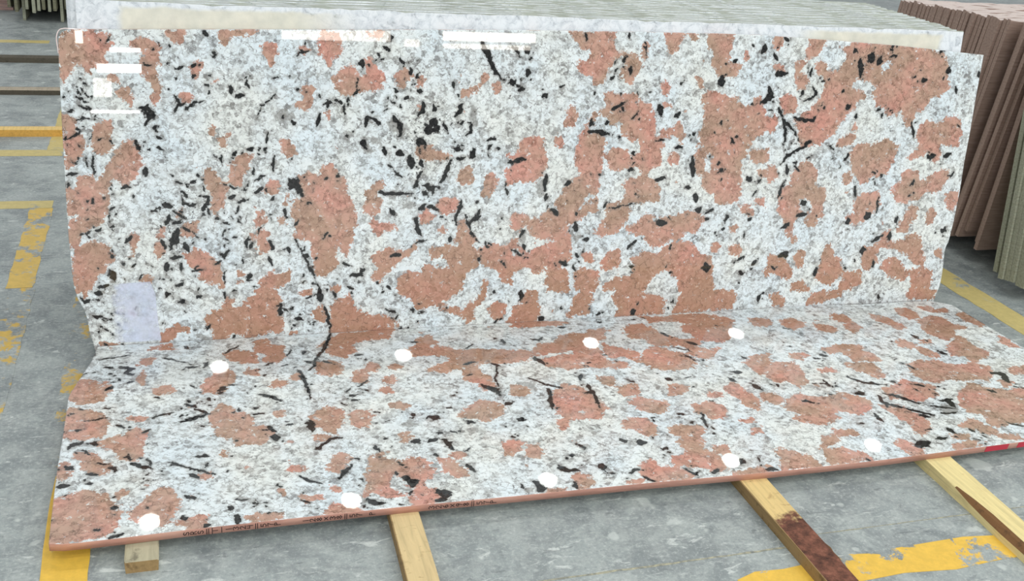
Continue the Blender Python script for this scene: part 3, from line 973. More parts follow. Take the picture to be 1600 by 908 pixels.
FLAT_PINK = """-2,266 7,221 27,190 63,205 91,233 105,254 89,289 87,326 53,330 23,334 0,304
-7,374 4,358 38,368 73,391 95,416 105,452 98,484 95,518 -2,502 -7,434
221,295 234,273 261,263 282,280 279,304 248,304
357,282 376,245 406,209 445,184 457,217 450,266 425,301 396,326 364,321
243,1 272,-6 286,34 243,29 210,24
178,126 196,87 234,65 224,101 201,129
184,217 193,159 200,200 198,239
440,88 475,76 536,90 531,154 490,149 453,122
383,435 415,394 437,416 452,463 474,458 485,495 491,539 499,566 498,584 398,568 388,505 377,469
159,435 188,426 209,438 193,453
156,510 181,498 206,514 198,532 161,526
491,211 527,206 525,232
539,23 571,5 583,41 622,57 608,100 563,105 535,79
783,21 813,-5 912,-17 1000,-18 974,33 901,48 868,55 843,75 846,121 811,150 770,144 753,120 770,77 746,62
1073,58 1110,39 1121,88 1092,120 1142,138 1197,163 1257,165 1311,172 1365,185 1343,256 1285,259 1246,243 1217,272 1213,325 1238,350 1231,411 1205,427 1186,384 1156,359 1160,285 1106,289 1045,280 1088,254 1150,218 1142,184 1090,177 1025,179 1024,134 1050,114
871,223 893,210 904,239 886,252 867,244
936,232 963,225 969,248 942,255
709,190 741,173 789,190 786,243 757,270 715,254
560,302 586,281 608,299 587,321 563,322
631,262 652,245 654,276 634,283
904,322 934,296 938,327 914,344
883,379 911,364 913,403 889,400
896,468 927,454 946,481 928,501 901,488
658,513 687,468 720,464 749,492 735,552 710,600 686,579 663,549
769,513 796,490 824,494 825,540 809,581 782,577 767,557
1086,572 1121,531 1167,491 1204,506 1227,529 1207,582 1166,603 1131,588
500,532 526,536 546,565 543,591 496,584
564,463 583,457 580,483 566,486
578,40 616,68 614,144 582,162 559,148
882,636 910,632 903,647 885,644
831,249 862,243 842,333 805,318
1356,201 1397,184 1417,210 1389,263 1336,266
1472,146 1522,153 1561,109 1638,95 1723,93 1716,142 1668,172 1660,254 1664,301 1715,319 1723,354 1669,346 1593,336 1536,339 1486,321 1453,305 1446,259 1533,237 1571,242 1573,207 1493,220 1435,224 1444,178
1691,175 1716,203 1751,231 1793,261 1770,327 1752,313 1733,276 1684,281 1675,245
1820,253 1875,224 1911,265 1952,294 1964,331 1938,384 1889,389 1839,382 1794,364 1785,306
1815,79 1884,49 1922,92 1929,132 1965,162 2001,192 2048,185 2043,234 1991,239 1938,220 1880,213 1860,161 1813,142
1918,-14 1973,6 2084,-8 2172,3 2240,39 2258,68 2206,128 2186,190 2120,220 2060,199 2048,147 2024,118 2054,83 2084,100 2078,59 1992,35 1932,41
1991,239 2038,270 2102,266 2055,308 2010,326 1975,297
2328,63 2386,56 2406,73 2377,123 2325,117
2141,379 2212,330 2256,336 2188,454 2152,460 2147,414
1591,401 1633,407 1633,449 1587,453
1388,524 1423,470 1462,435 1505,451 1521,495 1529,546 1546,597 1519,612 1495,646 1437,636 1395,639 1389,582 1384,553
1566,675 1603,663 1643,669 1652,707 1642,742 1622,764 1600,753 1587,724 1560,702
1635,562 1674,548 1707,573 1744,588 1741,617 1695,649 1668,635 1640,602
1693,732 1736,721 1777,737 1788,757 1766,780 1709,778 1687,758
1828,621 1879,609 1916,635 1908,672 1879,706 1843,701 1836,671 1815,658
1987,533 2024,507 2035,551 2052,595 2058,636 2021,671 2000,657 1994,606 1982,564
2090,580 2114,583 2086,631 2068,628
1803,485 1862,504 1823,540 1781,544
1892,560 1950,559 1924,586
1291,420 1321,424 1335,447 1313,483 1276,468
1930,724 1976,722 1976,741 1931,743
1952,774 1982,770 1963,803 1938,799
1371,635 1398,630 1387,674 1362,688
1625,469 1697,469 1686,519 1627,531
1426,-21 1522,-22 1617,2 1593,19 1473,17 1416,10
1682,75 1733,69 1751,84 1722,95 1675,93
2447,91 2500,84 2529,115 2500,152 2455,160 2438,131
2566,133 2616,153 2632,182 2597,204 2554,186
2687,65 2734,70 2732,126 2737,182 2686,216 2677,188 2698,136 2675,106
2847,84 2892,104 2908,162 2914,204 2881,220 2873,171 2838,139
2989,50 3036,48 3047,94 3031,135 2986,136 2969,99
3098,56 3151,47 3151,77 3211,69 3196,97 3144,105 3113,87
3018,162 3089,127 3134,147 3131,189 3136,211 3175,237 3146,254 3117,243 3072,292 3023,325 2996,295 2976,266 2984,227
3210,128 3263,119 3258,162 3271,221 3241,238 3226,201 3216,157
2802,309 2842,302 2861,343 2819,362 2795,347
2907,310 2941,321 2929,345 2895,334
2840,353 2882,371 2904,424 2878,439 2843,403
2986,372 3088,307 3089,360 3093,399 3119,428 3078,460 3003,499 2996,473 3002,450 2939,441
3258,316 3267,357 3266,409 3233,405 3224,365
2201,422 2257,395 2309,402 2312,449 2291,524 2239,560 2224,514 2184,519 2166,484
2336,346 2379,340 2395,366 2357,385 2329,369
2477,329 2544,307 2597,308 2631,318 2644,339 2607,353 2637,369 2652,414 2639,442 2602,419 2547,423 2552,376 2536,349 2490,349
2496,440 2551,436 2598,454 2605,490 2580,544 2553,545 2536,515 2511,477
2730,473 2801,459 2859,473 2911,510 2995,510 3026,538 3003,582 2951,620 2917,604 2849,605 2817,578 2744,612 2718,586 2706,550
2642,575 2685,604 2723,631 2685,680 2611,711 2573,694 2555,650 2561,607
2531,614 2569,630 2559,671 2518,676
3092,559 3173,547 3217,577 3154,615 3127,599 3089,594
2785,684 2868,630 2911,659 2969,701 3046,690 3101,742 2980,880 2879,913 2874,883 2822,885 2763,895 2745,872 2768,807 2729,801 2740,741
2116,675 2160,632 2215,609 2258,636 2302,643 2364,621 2407,648 2432,683 2400,729 2339,750 2297,723 2237,743 2179,744 2148,710
2111,583 2133,607 2138,638 2106,654 2084,630
2110,743 2173,733 2253,736 2263,757 2230,771 2167,780 2121,763
2446,716 2501,725 2530,769 2547,812 2530,857 2467,902 2468,876 2473,829 2462,779
2388,459 2429,465 2432,489 2380,481
2632,874 2711,838 2723,869 2738,910 2691,921 2680,891
2202,833 2259,833 2263,861 2197,858
2999,627 3033,643 2983,670
2,496 71,508 63,522 31,521 2,508
89,546 112,534 136,522 206,533 195,580 195,619 176,654 152,635 139,610 114,582 93,563
32,595 59,592 84,608 97,641 118,667 119,689 96,700 72,685 55,648 49,617
-10,652 0,632 13,649 23,680 13,707 -8,696
-2,801 19,788 48,783 66,765 89,783 112,794 128,824 147,848 149,894 143,931 129,953 88,963 46,968 2,965 -4,897 -6,839
134,798 152,781 168,787 160,803 146,810
181,873 199,844 229,815 248,790 267,797 274,837 285,852 281,885 270,909 259,920 262,937 237,942 233,903 200,896 193,921 174,892
277,940 310,936 333,921 348,933 347,962 317,969
445,948 470,940 468,972 452,966
442,621 453,582 471,573 498,577 496,613 464,616
403,646 412,644 410,667 398,661
342,750 366,739 370,758 346,761
495,577 535,583 520,609 492,613
660,607 699,613 683,632 662,624
889,644 916,649 900,680 889,670
670,761 702,720 720,715 725,740 711,776 688,787 672,777
773,787 798,744 825,721 831,758 854,773 888,759 917,772 938,799 944,831 911,878 881,895 862,885 861,847 841,821 815,862 821,899 832,930 799,924 771,897 749,901 762,852
856,934 878,909 906,900 929,915 929,947 907,971 864,977
977,782 1001,779 1006,811 1031,839 1028,865 1005,869 978,837
634,969 658,940 682,938 711,957 725,973 685,972 653,973
1169,741 1199,729 1179,792 1164,790
1009,764 1035,752 1049,770 1023,782
536,849 552,851 549,872 538,870
589,879 604,889 628,886 630,907 597,909
669,858 685,861 679,878 669,872
480,948 507,940 530,950 524,969 482,968
571,744 604,750 597,772 573,767
1192,737 1215,732 1210,765 1176,792
1233,752 1263,748 1268,791 1244,820 1220,807
1624,892 1659,882 1688,853 1690,827 1679,808 1705,786 1753,785 1761,822 1731,860 1757,881 1774,918 1763,957 1742,969 1698,946 1665,932 1632,918
1782,851 1815,848 1817,874 1795,896 1775,876
1520,915 1549,892 1571,899 1574,924 1606,930 1640,944 1656,970 1628,989 1581,984 1533,984 1514,961 1510,937
1306,925 1335,911 1361,927 1345,970 1314,979 1307,948
1768,986 1891,971 1877,996 1779,1003
1220,974 1268,979 1260,988 1221,985
1456,974 1496,970 1485,983
2141,849 2187,856 2181,882 2135,901 2100,913 2131,883
1954,914 1989,899 2012,924 2041,946 2052,990 1990,996 1926,997 1946,955
2110,923 2175,925 2219,959 2223,985 2173,994 2095,997 2085,970
2359,929 2391,917 2404,946 2406,982 2402,994 2364,992 2357,956
2539,968 2627,955 2596,978 2528,989
2569,915 2623,923 2607,943 2564,936
2719,939 2790,950 2794,974 2740,965
2881,912 2944,912 2903,963 2852,964"""
FLAT_DARK = """4 50,35
3 82,123 114,137
4 132,130 165,145 143,172
3 147,172 170,181
3 97,165 107,172
3 122,213 135,200
4 158,228
5 92,262 109,245
2 61,73 158,55
4 235,330
4 97,372
3 25,361 36,367
4 32,478
3 2,393
2 10,192 34,151
2 46,430 100,425
2 257,85 337,138
5 325,29
2 318,156 351,161
2 431,87 456,63 483,33
3 374,164 385,134
6 415,310 430,293
5 414,329
2 329,268 347,290
3 381,361
4 314,383 340,401
3 226,445 248,427 282,423
3 299,439
3 299,474 338,463 378,443
3 335,409 373,442
3 384,399
4 198,513 214,503
3 130,464 143,483
3 164,482
2 439,284 463,288
2 492,340
3 458,433
3 501,462
3 -4,480
3 354,508
3 318,361 331,372
3 785,-15 754,75 725,138 695,220
3 655,224 665,307 667,405
2 677,164 700,178
2 628,125 643,82
4 682,99 679,121
2 684,229 707,200
2 736,172 768,198
3 842,148 863,146
3 868,179
3 1036,77 1062,83
2 1210,153 1246,123
3 1178,255 1224,245
3 1268,263 1290,282
2 1279,281 1252,373 1247,444
6 1204,397 1240,452
3 1352,107 1356,131
3 1328,92
4 523,355 554,369 579,401
3 505,463 528,466
5 633,536 652,530 650,582
3 535,537 549,574
4 593,534
2 748,436 764,457
2 782,403 811,398
2 787,432 811,427
2 819,350 855,315
2 775,383 800,347
3 774,421
2 826,371 843,383
4 848,507
6 948,541
2 942,558
6 997,558 1023,571
4 1062,512
5 1240,521 1262,515
4 1093,600 1119,613
5 1000,647
4 1043,645
3 1092,450
3 517,305
3 614,187
2 556,179 578,161
3 546,240
2 647,202
2 830,567
3 1176,325
4 1454,114 1480,123 1496,101
3 1581,37 1609,40
5 1423,245 1446,293
4 1941,121 1954,160
5 2002,204 2031,233
2 1933,232 1986,275
2 1952,294 1965,343
5 1996,341
6 2062,436 2090,440
5 2153,345
4 2029,475 2040,498
6 2090,527 2101,560
7 1813,438 1822,456
4 1889,449
2 1363,378 1406,426 1445,453
4 1401,456 1380,533 1378,576
3 1533,435 1537,497 1523,588
4 1511,493 1535,487
6 1263,609 1248,625
6 1760,659
2 1831,660 1807,751
2 1767,712 1784,710
3 1665,668
3 1540,372 1525,413
2 1218,691
2 1899,602
4 2176,98
4 1882,9
4 1746,18
3 1998,454
4 1669,261
3 1678,435 1695,448
3 1878,507
3 1593,308
6 2449,362 2466,376
4 2408,386 2426,389
4 2447,524 2486,569 2556,596
7 2420,629 2443,633
3 2483,655 2470,699 2526,749
3 2510,643 2542,669 2597,729
4 2526,749 2578,787 2593,799
6 2549,792 2570,805
9 2709,715 2696,755
3 2612,742 2699,776
4 2679,721 2726,718
2 2481,701 2449,747
5 2393,758 2391,811
6 3008,576 3040,587 3020,642
5 2915,400 2933,422
3 2726,478 2731,508
4 2899,263 2909,297
3 2785,304
3 2711,434
2 3013,674 3046,690
5 2906,680 2920,704
3 2807,873 2851,909
4 2203,648 2229,663
3 2427,150 2448,159
4 2370,290
5 2582,875 2589,905
5 2657,897
4 2314,804
4 2373,580
3 2319,625
5 2172,539
2 2301,547 2363,567
2 2353,533 2350,587
5 2594,579
3 2652,604 2688,626
4 2734,633
3 2689,675
4 2526,656
3 2644,641
3 2627,795 2684,794
4 2517,874
3 11,573 21,551 49,544
4 69,547 89,558
2 43,578 76,607
4 13,652 29,670
4 1,740 27,737
2 68,738 83,737
2 86,646 117,659
6 130,680
2 69,695 96,700
4 166,633
4 176,665 224,700
3 212,649 220,684
2 212,720
2 244,711 254,716
2 268,673 323,713 382,749
2 355,711 364,694
4 322,739 338,760
3 337,654 369,662
2 415,740
3 442,596
2 202,782
3 131,808
5 140,853
2 96,931 116,932
2 130,971 161,959
3 305,832 327,850
2 427,871 450,875
4 410,895 413,916
5 423,937 425,970
3 299,915 306,936
4 345,965 358,958
2 210,856
3 468,892
2 22,778
2 -2,879
5 543,588 552,614
3 656,672 667,658 697,630 724,626
6 661,669
3 591,793 605,814 643,839
3 691,822 718,785 734,765
3 739,734 754,745
2 579,895 604,920
3 744,834 754,847
3 809,682 817,715
4 842,654 851,651
5 918,683 946,679
6 967,691 988,678
5 1011,681 1019,741
2 1048,754 1072,733
4 1041,817 1053,858
4 970,757
8 865,848 878,873 869,893
2 865,914 858,927
3 841,821 842,837
3 865,787
8 938,927 964,946
5 926,961 951,965
4 748,936 766,946 791,947
3 750,922 750,943
3 736,954
2 825,963
3 537,835
2 496,897
2 498,938
2 472,900
5 1516,760 1526,783
6 1562,793 1586,797
8 1349,825
8 1413,881 1408,904
6 1286,875 1308,894 1304,878
4 1313,891 1339,900
6 1495,927
3 1420,922 1437,928
3 1507,956 1514,973 1533,984
2 1641,940 1662,979
4 1663,967
3 1710,972 1741,961
7 1826,935
2 1887,920 1874,943
5 1626,838
2 1602,880
9 1199,929 1213,954 1198,973
4 1304,955 1306,974
5 1391,786
3 1207,696 1212,710
3 1616,776
4 1162,945
2 1325,833 1318,840
9 2420,948 2463,938
4 2501,926 2544,924
4 2635,952
3 2211,987
4 1879,989 1905,989
3 2673,935"""
FLAT_GREY = """905,588 935,557 946,595 923,617
1080,634 1117,622 1121,658 1087,677
818,583 845,587 831,611
1310,392 1361,399 1381,453 1357,460 1321,424
1286,585 1308,579 1290,604
1440,709 1468,714 1445,735
1620,237 1660,254 1663,289 1632,296 1618,272
2414,829 2440,833 2432,861 2409,852
3145,406 3176,404 3158,433 3132,430
2626,764 2705,735 2703,786 2637,806
966,866 991,855 989,881 967,881
944,831 965,835 955,856 941,850
1215,732 1252,738 1235,760 1214,749
1267,807 1301,846 1302,858 1273,833
1164,953 1192,950 1178,977 1163,971
1380,776 1411,773 1398,804 1377,797"""

def parse(s):
    return [np.array([[float(c) for c in q.split(',')] for q in l.split()]) / 1000 for l in s.split('\n') if l.strip()]

def parse_w(s):
    r = []
    for l in s.split('\n'):
        if l.strip():
            a, b = l.split(' ', 1)
            r.append((float(a) / 1000, np.array([[float(c) for c in q.split(',')] for q in b.split()]) / 1000))
    return r

def seg_dist(X, Y, a, b):
    d = b - a
    l2 = max(float(d @ d), 1e-12)
    t = np.clip(((X - a[0]) * d[0] + (Y - a[1]) * d[1]) / l2, 0, 1)
    return np.hypot(X - a[0] - t * d[0], Y - a[1] - t * d[1])

def poly_sd(X, Y, P):
    """signed distance, positive inside"""
    d = np.full(X.shape, 9.0)
    inside = np.zeros(X.shape, bool)
    n = len(P)
    for i in range(n):
        a, b = P[i], P[(i + 1) % n]
        d = np.minimum(d, seg_dist(X, Y, a, b))
        c = (a[1] > Y) != (b[1] > Y)
        if abs(b[1] - a[1]) > 1e-9:
            inside ^= c & (X < (b[0] - a[0]) * (Y - a[1]) / (b[1] - a[1]) + a[0])
    return np.where(inside, d, -d)

def vnoise(U, V, cell, seed):
    """smooth random values in -1..1"""
    r = np.random.RandomState(seed)
    G = r.uniform(-1, 1, (int(1.6 / cell) + 4, int(3.9 / cell) + 4))
    fu = (U + 0.2) / cell; fv = (V + 0.2) / cell
    i = fu.astype(int); j = fv.astype(int); a = fu - i; b = fv - j
    a = a * a * (3 - 2 * a); b = b * b * (3 - 2 * b)
    return (G[j, i] * (1 - a) + G[j, i + 1] * a) * (1 - b) + (G[j + 1, i] * (1 - a) + G[j + 1, i + 1] * a) * b

def edt(mask, step, reach):
    """distance of every cell to the nearest True cell, up to reach"""
    R = int(reach / step)
    out = np.where(mask, 0.0, reach)
    offs = sorted(((i * i + j * j) ** .5, i, j) for i in range(-R, R + 1) for j in range(-R, R + 1) if 0 < i * i + j * j <= R * R)
    pad = np.pad(mask, R)
    h, w_ = mask.shape
    for d, i, j in offs:
        sub = pad[R + i:R + i + h, R + j:R + j + w_]
        np.minimum(out, np.where(sub, d * step, reach), out=out)
    return out

class Field:
    """stone minerals on a regular raster, sampled by the slab meshes"""
    def __init__(self, seed, step=0.003):
        self.s = step
        self.u0, self.v0 = -0.06, -0.08
        self.nu, self.nv = int(3.50 / step), int(1.22 / step)
        self.U, self.V = np.meshgrid(self.u0 + np.arange(self.nu) * step, self.v0 + np.arange(self.nv) * step)
        # folded coordinates: flakes and grains get uneven sides
        self.X = self.U + 0.0042 * vnoise(self.U, self.V, 0.016, seed) + 0.0022 * vnoise(self.U, self.V, 0.007, seed + 1)
        self.Y = self.V + 0.0042 * vnoise(self.U, self.V, 0.016, seed + 2) + 0.0022 * vnoise(self.U, self.V, 0.007, seed + 3)
        self.T = vnoise(self.U, self.V, 0.011, seed + 4)
        self.rg = random.Random(seed)
        sh = self.U.shape
        self.mask = np.zeros(sh, bool)
        self.dark = np.full(sh, -0.03); self.grey = np.full(sh, -0.03)
    def win(self, P, m):
        i0 = max(0, int((P[:, 0].min() - m - self.u0) / self.s)); i1 = min(self.nu, int((P[:, 0].max() + m - self.u0) / self.s) + 2)
        j0 = max(0, int((P[:, 1].min() - m - self.v0) / self.s)); j1 = min(self.nv, int((P[:, 1].max() + m - self.v0) / self.s) + 2)
        return (slice(j0, max(j1, j0)), slice(i0, max(i1, i0)))
    def patch(self, P, grow):
        w = self.win(P, 0.02)
        if self.mask[w].size: self.mask[w] |= poly_sd(self.X[w], self.Y[w], P) > -grow
    def finish_pink(self, grow, holes):
        far = 0.030
        self.pink = np.where(self.mask, edt(~self.mask, self.s, far), -edt(self.mask, self.s, far)) - grow
        for P in holes:
            w = self.win(P, 0.02)
            self.pink[w] = np.minimum(self.pink[w], -poly_sd(self.X[w], self.Y[w], P))
    def blot(self, arr, P, m=0.03):
        w = self.win(P, m)
        if arr[w].size: arr[w] = np.maximum(arr[w], poly_sd(self.X[w], self.Y[w], P))
    def flake(self, c, r):
        """an angular shard of mica"""
        n = self.rg.randint(5, 8)
        ang = self.rg.uniform(0, 6.28); st = self.rg.uniform(1.1, 2.1)
        P = []
        for k in range(n):
            t = 6.2832 * k / n + self.rg.uniform(-.3, .3)
            q = r * self.rg.uniform(.55, 1.35)
            x, y = q * math.cos(t) * st, q * math.sin(t) / st ** .5
            P.append((c[0] + x * math.cos(ang) - y * math.sin(ang), c[1] + x * math.sin(ang) + y * math.cos(ang)))
        self.blot(self.dark, np.array(P))
    def stroke(self, hw, P):
        if len(P) == 1:
            self.flake(P[0], hw * 1.1)
        else:
            w = self.win(P, 0.03)
            if self.dark[w].size:
                X, Y = self.X[w], self.Y[w]
                L = [0.0]
                for a, b in zip(P[:-1], P[1:]): L.append(L[-1] + float(np.hypot(*(b - a))))
                best = np.full(X.shape, -0.03)
                k0 = self.rg.uniform(.35, .9); k1 = self.rg.uniform(.15, .6)
                for i in range(len(P) - 1):
                    a, b = P[i], P[i + 1]
                    d = b - a; l2 = max(float(d @ d), 1e-12)
                    t = np.clip(((X - a[0]) * d[0] + (Y - a[1]) * d[1]) / l2, 0, 1)
                    dist = np.hypot(X - a[0] - t * d[0], Y - a[1] - t * d[1])
                    f = (L[i] + t * (L[i + 1] - L[i])) / max(L[-1], 1e-9)
                    wid = hw * (k0 * (1 - f) + k1 * f + 0.75 * np.sin(np.pi * f)) * (1 + .35 * self.T[w])
                    best = np.maximum(best, wid - dist)
                self.dark[w] = np.maximum(self.dark[w], best)
        # splinters beside the big flakes
        for _ in range(self.rg.choice((0, 1, 2, 2, 3))):
            q = P[self.rg.randrange(len(P))]
            self.flake((q[0] + self.rg.gauss(0, .018), q[1] + self.rg.gauss(0, .018)), self.rg.uniform(.0016, .0042))
    def density(self):
        d = np.clip((self.dark + 0.004) / 0.008, 0, 1)
        k = int(0.05 / self.s)
        for _ in range(2):
            for ax in (0, 1):
                c = np.cumsum(np.pad(d, [(k + 1, k) if a == ax else (0, 0) for a in (0, 1)], mode='edge'), axis=ax)
                n = d.shape[ax]
                hi = np.take(c, np.arange(2 * k + 1, 2 * k + 1 + n), axis=ax); lo = np.take(c, np.arange(0, n), axis=ax)
                d = (hi - lo) / (2 * k + 1)
        self.dens = np.clip(d * 3.2, 0, 1)
    def sample(self, arr, u, v):
        fu = np.clip((u - self.u0) / self.s, 0, self.nu - 1.001); fv = np.clip((v - self.v0) / self.s, 0, self.nv - 1.001)
        i = fu.astype(int); j = fv.astype(int); a = fu - i; b = fv - j
        return (arr[j, i] * (1 - a) + arr[j, i + 1] * a) * (1 - b) + (arr[j + 1, i] * (1 - a) + arr[j + 1, i + 1] * a) * b

def build_field(pink, holes, grey, dark, seed, wide=1.0, shrink=0.004):
    f = Field(seed)
    for P in parse(pink): f.patch(P, 0.0045)
    f.finish_pink(shrink, parse(holes))
    for P in parse(grey): f.blot(f.grey, P)
    for hw, P in parse_w(dark): f.stroke(hw * wide, P)
    f.density()
    return f

def mat_granite():
    t = NT('polished_granite')
    co = t.attr('suv', 'Vector')
    pink, dark, grey, dens = t.attr('pink'), t.attr('dark'), t.attr('grey'), t.attr('dens')
    # gently folded coordinates so that no cell has a straight side
    wn = t.noise(co, 70, 3, 0.6).outputs['Color']
    cw = t.vmath('ADD', co, t.vmath('MULTIPLY', t.vmath('SUBTRACT', wn, (0.5, 0.5, 0.5)), (0.014, 0.014, 0.014)))
    # white ground: pale crystals of uneven brightness with thin grey seams
    v1s = t.sep(t.voronoi(cw, 84).outputs['Color'])[0]
    v2 = t.sep(t.voronoi(cw, 36).outputs['Color'])[1]
    n1 = t.noise(cw, 110, 4, 0.65).outputs[0]
    n0 = t.noise(co, 5, 3, 0.5).outputs[0]
    n2 = t.noise(co, 34, 4, 0.6).outputs[0]
    val = t.math('ADD', t.math('MULTIPLY', v1s, 0.34), t.math('ADD', t.math('MULTIPLY', v2, 0.26), t.math('MULTIPLY', n1, 0.50)))
    white = t.ramp(val, [(0.28, srgb(142, 141, 140)), (0.38, srgb(184, 185, 185)), (0.47, srgb(212, 215, 215)), (0.60, srgb(225, 229, 230)), (0.85, srgb(236, 239, 240))])
    tint = t.ramp(n0, [(0.36, srgb(252, 251, 246)), (0.5, srgb(250, 252, 252)), (0.64, srgb(244, 250, 254))])
    white = t.mix(1.0, white, tint, 'MULTIPLY')
    edge = t.voronoi(cw, 58, 'DISTANCE_TO_EDGE').outputs['Distance']
    seam = t.math('MULTIPLY', t.step(edge, 0.085, 0.0), t.step(n2, 0.44, 0.58))
    white = t.mix(t.math('MULTIPLY', seam, 0.62), white, srgb(112, 111, 109))
    # short slanting grey wisps
    fl = t.noise(t.vmath('MULTIPLY', cw, (70, 115, 80)), 1.0, 4, 0.62, 0.9).outputs[0]
    white = t.mix(t.math('MULTIPLY', t.step(fl, 0.585, 0.65), 0.60), white, srgb(124, 122, 120))
    # smoky quartz
    gm = t.step(t.math('ADD', grey, t.math('MULTIPLY', t.math('SUBTRACT', t.noise(cw, 45, 4).outputs[0], 0.5), 0.05)), -0.002, 0.006)
    sq = t.noise(cw, 30, 4, 0.6).outputs[0]
    gm2 = t.math('MULTIPLY', t.step(sq, 0.58, 0.63), 0.5)
    greyc = t.ramp(n1, [(0.3, srgb(108, 107, 103)), (0.7, srgb(172, 170, 166))])
    white = t.mix(t.math('MAXIMUM', t.math('MULTIPLY', gm, 0.8), gm2), white, greyc)
    # pink feldspar, from tan to rose
    pn = t.noise(co, 6, 3, 0.6).outputs[0]
    pc = t.ramp(pn, [(0.30, srgb(176, 148, 128)), (0.43, srgb(190, 156, 137)), (0.55, srgb(200, 156, 139)), (0.68, srgb(208, 152, 137))])
    pv = t.sep(t.voronoi(cw, 64).outputs['Color'])[0]
    pn2 = t.noise(cw, 95, 6, 0.78).outputs[0]
    pl = t.math('ADD', t.math('MULTIPLY', pv, 0.36), t.math('MULTIPLY', pn2, 0.9))
    pc = t.mix(1.0, pc, t.ramp(pl, [(0.36, (0.46, 0.44, 0.42)), (0.52, (0.76, 0.755, 0.75)), (0.70, (0.93, 0.93, 0.93)), (0.95, (1.0, 1.0, 1.0))]), 'MULTIPLY')
    # the feldspar turns browner towards the edge along which the two slabs were sawn apart
    vv = t.sep(co)[1]
    pc = t.mix(t.math('MULTIPLY', t.step(t.math('ADD', vv, t.math('MULTIPLY', pn, 0.3)), 0.62, 0.16), 0.55), pc, srgb(168, 124, 98))
    pe = t.voronoi(cw, 38, 'DISTANCE_TO_EDGE').outputs['Distance']
    pcr = t.math('MULTIPLY', t.step(pe, 0.06, 0.0), t.step(n2, 0.44, 0.58))
    pc = t.mix(t.math('MULTIPLY', pcr, 0.62), pc, srgb(96, 76, 66))
    pw = t.noise(cw, 80, 4, 0.65).outputs[0]
    pc = t.mix(t.math('MULTIPLY', t.step(pw, 0.61, 0.68), 0.55), pc, srgb(228, 214, 196))
    e1 = t.math('SUBTRACT', t.noise(co, 22, 3, 0.6).outputs[0], 0.5)
    e2 = t.math('SUBTRACT', t.noise(cw, 85, 5, 0.72).outputs[0], 0.5)
    pf = t.math('ADD', pink, t.math('ADD', t.math('MULTIPLY', e1, 0.044), t.math('MULTIPLY', e2, 0.060)))
    pm = t.step(pf, -0.001, 0.0016)
    # stray grains of pink in the white, crumbs of white in the pink
    sg = t.noise(co, 17, 3, 0.5).outputs[0]
    pm = t.math('MAXIMUM', pm, t.math('MULTIPLY', t.step(sg, 0.715, 0.73), 0.85))
    isl = t.noise(t.vmath('ADD', co, (5, 2, 0)), 34, 5, 0.7).outputs[0]
    pm = t.math('MULTIPLY', pm, t.math('SUBTRACT', 1.0, t.math('MULTIPLY', t.step(isl, 0.61, 0.66), 0.8)))
    c = t.mix(pm, white, pc)
    # black mica
    d1 = t.math('SUBTRACT', t.noise(cw, 110, 4, 0.68).outputs[0], 0.5)
    df = t.math('ADD', t.math('ADD', dark, 0.0009), t.math('MULTIPLY', d1, 0.016))
    dm = t.step(df, -0.0010, 0.0010)
    halo = t.math('MULTIPLY', t.step(df, -0.009, 0.001), 0.42)
    c = t.mix(halo, c, srgb(118, 113, 106))
    # fine mica sprinkled everywhere, most where the big flakes crowd
    sk = t.noise(t.vmath('MULTIPLY', cw, (85, 120, 100)), 1.0, 5, 0.7, 0.5).outputs[0]
    th = t.math('SUBTRACT', 0.675, t.math('MULTIPLY', dens, 0.19))
    skm = t.step(t.math('SUBTRACT', sk, th), 0.0, 0.03)
    c = t.mix(t.math('MULTIPLY', skm, 0.88), c, srgb(54, 52, 50))
    mica = t.ramp(n1, [(0.35, srgb(24, 24, 25)), (0.75, srgb(62, 61, 60))])
    c = t.mix(dm, c, mica)
    return t.out(c, 0.014, 0.5)

def mat_edge():
    t = NT('resined_edge')
    co = t.objco()
    n = t.noise(t.vmath('MULTIPLY', co, (6, 30, 30)), 1.0, 5, 0.6).outputs[0]
    c = t.ramp(n, [(0.3, srgb(164, 122, 108)), (0.5, srgb(192, 142, 126)), (0.7, srgb(204, 158, 141))])
    return t.out(c, 0.4, 0.5)
def mat_edge_pale():
    t = NT('sawn_edge_pale')
    co = t.objco()
    n = t.noise(co, 16, 5, 0.6).outputs[0]
    c = t.ramp(n, [(0.35, srgb(196, 140, 124)), (0.46, srgb(206, 160, 146)), (0.52, srgb(214, 216, 218)), (0.7, srgb(228, 230, 232))])
    return t.out(c, 0.5, 0.5)
M_GRANITE = mat_granite()
M_EDGE = mat_edge()
M_EDGE_PALE = mat_edge_pale()
M_BACK = flat_mat('slab_back_mesh', srgb(190, 186, 176), 0.7)

def interp(tab, x):
    a = np.array(sorted(tab))
    return np.interp(x, a[:, 0], a[:, 1])

